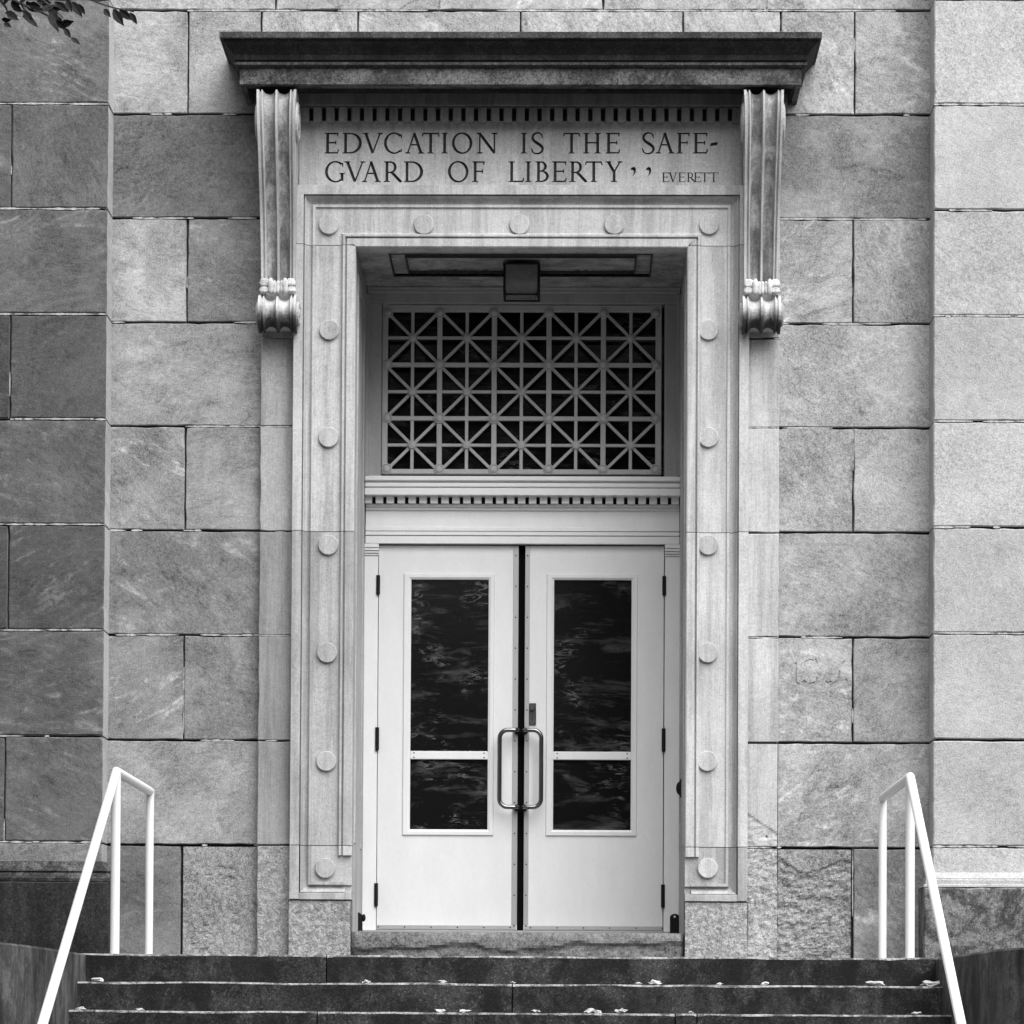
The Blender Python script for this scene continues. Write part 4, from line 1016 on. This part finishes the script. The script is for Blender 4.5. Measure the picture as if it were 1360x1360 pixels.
# end faces so that the stone is closed where it meets the jambs
mk("sill_face", V, F, M_ROUGH, sil, 0.125)
box("sill_slab", x0 + 0.002, x1 - 0.002, 0.021, 1.0, ZL - 0.05, ZS - 0.001, M_TREAD, sil, b=0)
box("sill_core", sx0 + 0.012, sx1 - 0.012, YS + 0.065, 0.0205, ZL - 0.05, ZS - 0.006, M_GAP, sil, b=0)

# door stops
st1 = thing("door_stop", "black rounded hold-open block with a side knob, on the sill at the left jamb", "door stop", (X(475.5, 0.55, 1225), 0.55, ZS), "black door stops at the jambs")
def tab(name, pa, pb, pt, pbot, y, th, par, mat=M_BLACK):
    a, b = X(pa, y, 1225), X(pb, y, 1225); zt_ = Z(pt, y); zb_ = Z(pbot, y); r = (b - a) / 2; pr = [(a, zb_), (b, zb_)]
    pr += [((a + b) / 2 + r * math.cos(R(t)), zt_ - r * 0.8 + r * 0.8 * math.sin(R(t))) for t in range(0, 181, 15)]
    V, F = skin([[(x_, y + th, z_) for x_, z_ in pr], [(x_, y + 0.004, z_) for x_, z_ in pr], [((x_ - (a + b) / 2) * 0.9 + (a + b) / 2, y, (z_ - zb_) * 0.96 + zb_) for x_, z_ in pr]])
    return mk(name, V, F, mat, par)
tab("stop_body", 467.3, 480.8, 1212.5, 1237.0, 0.55, 0.06, st1)
kp = W(483, 1219, 0.56); bm = bmesh.new(); bmesh.ops.create_uvsphere(bm, u_segments=12, v_segments=8, radius=0.014, matrix=Matrix.Translation(kp) @ Matrix.Diagonal((0.8, 1, 1.5, 1))); fin("knob", bm, M_BLACK, st1, smooth=True)
kp2 = W(482, 1222, 0.565); box("knob_arm", kp2.x - 0.016, kp2.x + 0.005, 0.56, 0.575, kp2.z - 0.006, kp2.z + 0.006, M_BLACK, st1)
st2 = thing("door_stop", "black round-topped hold-open plate with a bright rivet, standing before the right door post", "door stop", (X(896, 0.9, 1225), 0.9, ZS), "black door stops at the jambs")
tab("stop_plate", 889.8, 902.6, 1212.5, 1238.2, 0.90, 0.02, st2)
rp_ = W(896, 1217.5, 0.898); rv = link_mesh("rivet", cyl_mesh("rivet", 0.006, 0.004, 12, 0.001), M_WHITE, st2, None, (rp_.x, 0.900, rp_.z))
bp = W(903.6, 1047, 0.62)
bump_t = thing("door_bumper", "small black half-round bumper on the right jamb, at knee height", "door bumper", (x1, 0.62, bp.z))
bm = bmesh.new(); bmesh.ops.create_uvsphere(bm, u_segments=14, v_segments=10, radius=1.0, matrix=Matrix.Translation((x1 + 0.002, 0.62, bp.z)) @ Matrix.Diagonal((0.030, 0.030, 0.042, 1)))
fin("rubber_pad", bm, M_BLACK, bump_t, smooth=True)
bm = bmesh.new(); bbox(bm, x1 - 0.006, x1 + 0.004, 0.585, 0.655, bp.z - 0.05, bp.z + 0.05, 0.002); fin("base_plate", bm, M_BLACK, bump_t)

# ------------------------------------------------------------------ steps, landing and wing walls
WL = [atZ(px, py, ZL) for px, py in ((114, 1266.5), (88, 1262.2), (62, 1258.2), (35, 1254.4), (15, 1252.0), (0, 1250.8))]
WR = [atZ(px, py, ZL) for px, py in ((1246, 1271.6), (1275, 1267.2), (1305, 1262.8), (1322, 1260.0), (1335, 1258.6), (1360, 1257.6))]
def wing(side, P, label):
    s = -1 if side == 'L' else 1
    pts = [Vector((P[0].x + s * 0.0, -0.30, 0))] + [Vector((p.x, p.y, 0)) for p in P]
    pts.append(Vector((pts[-1].x + s * 0.5, pts[-1].y - 0.03, 0))); pts.append(Vector((pts[-1].x + s * 0.8, pts[-1].y, 0)))
    t = thing("wing_wall", label, "wall", (pts[3].x, pts[3].y, 0), "low curved wing walls beside the steps")
    out = pts[-1].x
    n = len(pts)
    top = [(p.x, p.y, ZL - 0.002) for p in pts] + [(out, -0.301, ZL - 0.002)]
    topi = [(p.x, p.y, ZL - 0.012) for p in pts] + [(out, -0.301, ZL - 0.012)]
    inn = [(p.x + s * 0.008, p.y + 0.004, ZL - 0.002) for p in pts] + [(out, -0.302, ZL - 0.002)]
    bot = [(x_, y_, 0.0) for x_, y_, z_ in top]
    V, F = skin([bot, topi, inn]); mk("retaining_wall", V, F, M_WING, t)
    return t, pts
wl, PL = wing('L', WL, "dark streaked low wing wall flaring out left of the steps")
wr, PR = wing('R', WR, "dark low wing wall flaring out right of the steps, with an upright joint")
st_t = thing("stone_steps", "broad dark soiled stone steps with pale worn edges up to the doors", "steps", (CTR, YL, 0))
def xin(P, y, s):
    for a, b in zip(P, P[1:]):
        if (a.y - y) * (b.y - y) <= 0 and abs(a.y - b.y) > 1e-6:
            return a.x + (b.x - a.x) * (y - a.y) / (b.y - a.y) + s * 0.10
    return P[-1].x - s * 0.4
def step(name, xa, xb, yf, yb, zt_, h, seed):
    """slab with a worn, uneven front arris; riser soiled, tread and arris worn pale"""
    n = max(4, int((xb - xa) / 0.035)); V, F, mi = [], [], []; rr = random.Random(seed)
    for i in range(n + 1):
        x_ = xa + (xb - xa) * i / n
        w = 0.009 + 0.005 * fbm(x_ * 3.1, seed, 1.0, 4) + 0.004 * max(0, fbm(x_ * 17, seed, 5.0, 3)); w = max(0.004, w)
        dz = 0.0035 * fbm(x_ * 2.0, seed, 9.0, 3)
        if i in (0, n): w += 0.003
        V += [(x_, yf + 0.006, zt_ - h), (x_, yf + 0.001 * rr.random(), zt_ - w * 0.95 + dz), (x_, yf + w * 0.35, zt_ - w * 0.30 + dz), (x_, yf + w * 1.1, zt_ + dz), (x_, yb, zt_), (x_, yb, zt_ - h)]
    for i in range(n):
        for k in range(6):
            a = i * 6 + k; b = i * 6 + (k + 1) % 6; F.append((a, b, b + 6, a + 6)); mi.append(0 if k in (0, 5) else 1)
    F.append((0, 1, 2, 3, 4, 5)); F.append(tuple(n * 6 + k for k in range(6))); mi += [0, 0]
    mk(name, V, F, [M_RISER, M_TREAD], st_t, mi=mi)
jn = {0: [433.5], 1: [680.5], 2: [421.5, 897, 926]}
for k in range(14):
    yf = YL - TREAD * k; zt_ = ZL - RISE * k
    if zt_ < 0.05: break
    xa, xb = xin(PL, yf, -1), xin(PR, yf, 1)
    if k >= 8: xa, xb = xa - 0, xb + 0
    js = [X(p, yf, 1300) for p in jn.get(k, [500 + (k * 137) % 400])]
    xs = [xa] + js + [xb]
    for i in range(len(xs) - 1):
        step("step_slab", xs[i] + (0.003 if i else 0), xs[i + 1] - (0.003 if i < len(xs) - 2 else 0), yf, (yf + TREAD + 0.04) if k else yf + 0.5, zt_ - (0.0015 if i % 2 else 0), RISE + 0.01 if k else 0.135, k * 10 + i)
box("landing_slab", xin(PL, -0.5, -1), xin(PR, -0.5, 1), YL + 0.502, 0.02, ZL - 0.2, ZL - 0.003, M_TREAD, st_t, b=0.002)
box("step_core", PL[0].x + 0.01, PR[0].x - 0.01, YL + 0.30, 0.0, 0, ZL - 0.21, M_GAP, st_t, b=0)

# ------------------------------------------------------------------ handrails
def rail(side):
    L = side == 'L'; xr = XRL if L else XRR
    near = atX(157.5, 1026.5, xr) if L else atX(1209.5, 1031.5, xr)
    yn = NEAR_L.y if L else NEAR_R.y; zn = near.z
    low = atX(56.5, 1360, xr) if L else atX(1276.2, 1360, xr)
    t = thing("handrail", ("left white pipe handrail at the dark end of the steps" if L else "right white pipe handrail in front of the pale pier"), "handrail", (xr, yn, ZL), "white pipe handrails beside the steps")
    yfar = -0.16; r = 0.0225
    sl_ = (low.z - zn) / (low.y - yn)
    yend = YL - 3.3; zend = zn + sl_ * (yend - yn)
    tube("rail", [(xr, yfar - r * 0.0, zn), (xr, yn, zn), (xr, yend, zend)], r, M_RAIL, t, 18)
    tube("post", [(xr, yfar + r * 0.95, ZL - 0.02), (xr, yfar + r * 0.95, zn - r * 0.0 + 0.012)], r * 0.98, M_RAIL, t, 18)
    tube("post", [(xr, yn, ZL - 0.05), (xr, yn, zn - 0.004)], r * 1.02, M_RAIL, t, 18)
    zb = ZL - RISE * 11
    tube("post", [(xr, yend + 0.05, max(0.0, zb - 0.05)), (xr, yend + 0.05, zend + sl_ * 0.05)], r, M_RAIL, t, 18)
    return t
rail('L'); rail('R')

# ------------------------------------------------------------------ fallen leaves on the steps
def scrap(px, py, k, size, label):
    y = YL - TREAD * k + 0.020; p = W(px, py, y); zt_ = ZL - RISE * k + 0.001
    rr = random.Random(int(px)); bm = bmesh.new(); bmesh.ops.create_icosphere(bm, subdivisions=2, radius=0.5); sd_ = rr.uniform(0, 50)
    for v in bm.verts:
        q = v.co.copy(); f = 1 + 0.9 * fbm(q.x * 2.4 + sd_, q.y * 2.4, q.z * 2.4, 4)
        v.co = (p.x + q.x * f * size * 0.8, y + 0.012 + q.y * f * size * 0.5, zt_ + 0.002 + max(-0.004, (q.z * f * 0.42 + 0.12 + 0.22 * fbm(q.x * 4, sd_, 3, 3)) * size * 0.62))
    o = fin("fallen_leaf", bm, M_DRY)
    o['label'] = label; o['category'] = "fallen leaf"; o['group'] = "dry leaves on the steps"
for a in [(130, 1303, 1, .07, "long pale dry leaf at the left end of the second step, under the handrail"),
          (108, 1343, 2, .05, "dry leaf scrap at the far left end of the third step"),
          (185, 1344, 2, .045, "small pale leaf on the third step, below the left far rail post"),
          (487, 1304, 1, .055, "pale leaf on the second step, below the left door's hinges"),
          (587, 1304.5, 1, .05, "flat dry leaf on the second step, below the left door glass"),
          (681, 1304, 1, .03, "tiny leaf on the second step beside the joint under the doors"),
          (585, 1345.5, 2, .055, "pale leaf on the third step, left of its twin below the left door"),
          (617, 1345, 2, .06, "curled pale leaf on the third step, right of its twin below the left door"),
          (712, 1346, 2, .05, "leaf scrap on the third step below the right pull handle"),
          (786, 1346.5, 2, .085, "wide torn pale leaf on the third step below the right door glass"),
          (826, 1346.5, 2, .07, "curled pale leaf on the third step, right of the wide torn leaf"),
          (917, 1346, 2, .035, "tiny leaf on the third step near the cracked joint at the right"),
          (848, 1306.5, 1, .035, "small leaf on the second step, left of the humped leaf"),
          (871, 1306, 1, .07, "humped white leaf on the second step below the right door's edge"),
          (956, 1307, 1, .035, "small upright leaf on the second step below the right jamb"),
          (1016, 1307, 1, .05, "pale leaf on the second step below the right pilaster"),
          (1161, 1307, 1, .10, "broad crumpled pale leaf on the second step below the right far rail post"),
          (1236, 1308, 1, .10, "broad crumpled pale leaf in the right corner of the second step"),
          (1218, 1348, 2, .05, "spiky dry leaf near the right end of the third step")]: scrap(*a)

# ------------------------------------------------------------------ tree at the left, one twig hanging into view
YT = -3.2
tx = -6.4
tree = thing("tree", "leafy tree left of the entrance, dark twigs hanging over the top left corner", "tree", (tx, YT - 1.0, 0))
P0 = Vector((tx, YT - 1.0, 0))
tube("trunk", [P0 + Vector(q) for q in ((0, 0, -0.1), (0.05, 0, 1.2), (0.0, 0.05, 2.8), (0.12, 0.1, 4.4), (0.3, 0.1, 6.2), (0.4, 0.0, 8.0))], [0.30, 0.23, 0.20, 0.16, 0.10, 0.05], M_BARK, tree, 12)
def vis(p):
    v = M3.transposed() @ (p - EYE)
    if v.z >= 0: return False
    px = PPX + FPX * v.x / -v.z; py = PPY - FPX * v.y / -v.z
    return -25 < px < 1385 and -25 < py < 1385
tipA = W(-60, -60, YT)
limb = [P0 + Vector((0.1, 0.08, 4.4)), P0 + Vector((0.8, 0.3, 5.2)), Vector((tipA.x - 1.2, YT - 0.2, tipA.z - 0.1)), tipA]
tube("limb", limb, [0.10, 0.075, 0.04, 0.016], M_BARK, tree, 10)
for q in ((-1.6, 0.4, 6.4), (-0.9, -1.6, 7.0), (0.9, -1.5, 7.6), (-1.2, 1.4, 7.4), (0.6, 1.3, 8.2)):
    tube("limb", [P0 + Vector((0.05, 0.06, 3.6)), P0 + Vector((q[0] * .5, q[1] * .5, 5.0)), P0 + Vector(q)], [0.09, 0.06, 0.02], M_BARK, tree, 8)
twigs = [[(-60, -60), (-10, -14), (30, 6), (52, 15), (76, 27), (92, 50)], [(-10, -14), (8, 10), (12, 22)], [(-60, -60), (20, -25), (50, -4), (70, 10), (84, 24)], [(20, -25), (70, -22), (112, -4), (132, 4), (150, 10), (178, 16)], [(30, 6), (36, 18), (38, 30)], [(70, -22), (92, -2), (96, 14)]]
for tw_ in twigs:
    tube("twig", [W(a, b, YT + 0.05 * math.sin(a * .1)) for a, b in tw_], [0.009 - 0.007 * i / (len(tw_) - 1) for i in range(len(tw_))], M_BARK, tree, 6)
def leaf_me(name):
    L = [(0, 0), (0.18, 0.14), (0.42, 0.22), (0.68, 0.16), (0.88, 0.06), (1, 0)]
    V = [(x_, 0, 0.02 * math.sin(x_ * 3)) for x_, w in L] + [(x_, w, 0.05 + 0.03 * math.sin(x_ * 3)) for x_, w in L[1:-1]] + [(x_, -w, 0.05 + 0.03 * math.sin(x_ * 3)) for x_, w in L[1:-1]]
    F = []
    for s in (6, 10):
        F.append((0, 1, s)); 
        for i in range(3): F.append((i + 1, i + 2, s + i + 1, s + i))
        F.append((4, 5, s + 3))
    me = bpy.data.meshes.new(name); me.from_pydata(V, [], F); me.materials.append(M_LEAF); return me
LM = leaf_me("leaf"); rl = random.Random(4)
LV = [(4, 6), (14, 2), (22, 8), (34, 2), (30, 13), (38, 6), (56, 4), (62, 8), (66, 13), (50, 17), (6, 17), (9, 20), (29, 21), (37, 26), (46, 14), (68, 19), (74, 27), (80, 33), (85, 37), (94, 50), (2, 26), (5, 31), (88, 0), (95, 2), (121, 1), (127, 3), (138, 12), (150, 12), (158, 13), (172, 16), (72, 2), (48, 2), (104, 5), (62, 20)]
for a, b in LV:
    p = W(a, b, YT + rl.uniform(-0.12, 0.12))
    o = link_mesh("leaf", LM, None, None, None, tuple(p)); sc = rl.uniform(0.055, 0.10)
    o.scale = (sc, sc, sc); o.rotation_euler = (rl.uniform(0.9, 2.2), rl.uniform(-0.5, 1.0), rl.uniform(-0.9, 0.9)); place(o, tree)
# crown: leaf-sized faces in clumps
V, F = [], []; rc_ = random.Random(9)
cl = []
while len(cl) < 620:
    q = Vector((rc_.uniform(-1, 1), rc_.uniform(-1, 1), rc_.uniform(-1, 1)))
    if q.length < 1: cl.append(Vector((tx + 0.5 + q.x * 3.6, YT - 1.5 + q.y * 3.0, 6.2 + q.z * 3.9)))
for c in cl:
    rad = rc_.uniform(0.25, 0.6)
    for _ in range(44):
        p = c + Vector((rc_.gauss(0, 1), rc_.gauss(0, 1), rc_.gauss(0, 0.7))) * rad * 0.55
        if vis(p): continue
        m = Euler((rc_.uniform(0, 6.3), rc_.uniform(0, 6.3), rc_.uniform(0, 6.3))).to_matrix(); s_ = rc_.uniform(0.06, 0.11); o = len(V)
        for a in ((-1, 0, 0), (0, 0.45, 0.1), (1, 0, 0), (0, -0.45, 0.1)): V.append(p + m @ Vector(a) * s_)
        F.append((o, o + 1, o + 2, o + 3))
cr_ = mk("crown", V, F, M_LEAF, tree); cr_['kind'] = 'stuff'

# unseen trees added behind the camera for the dark glass to mirror
V, F = [], []; rf = random.Random(21)
for k in range(26):
    cx, cy_, h = -75 + k * 6 + rf.uniform(-2, 2), -50 + rf.uniform(-5, 5), rf.uniform(14, 20)
    for _ in range(420):
        a, b = rf.uniform(0, 6.3), rf.uniform(-1, 1); rr = math.sqrt(1 - b * b) * rf.uniform(0.6, 1)
        p = Vector((cx + rr * math.cos(a) * 4, cy_ + rr * math.sin(a) * 4, h * 0.52 + b * h * 0.5)); o = len(V)
        m = Euler((rf.uniform(0, 6.3), rf.uniform(0, 6.3), rf.uniform(0, 6.3))).to_matrix(); s_ = rf.uniform(0.5, 1.1)
        for q in ((-1, 0, 0), (0, 0.7, 0.1), (1, 0, 0), (0, -0.7, 0.1)): V.append(p + m @ Vector(q) * s_)
        F.append((o, o + 1, o + 2, o + 3))
ft = mk("mirror_trees", V, F, M_LEAF); ft['kind'] = 'stuff'; ft['label'] = "added row of unseen trees for the dark glass to mirror"; ft['category'] = "trees"
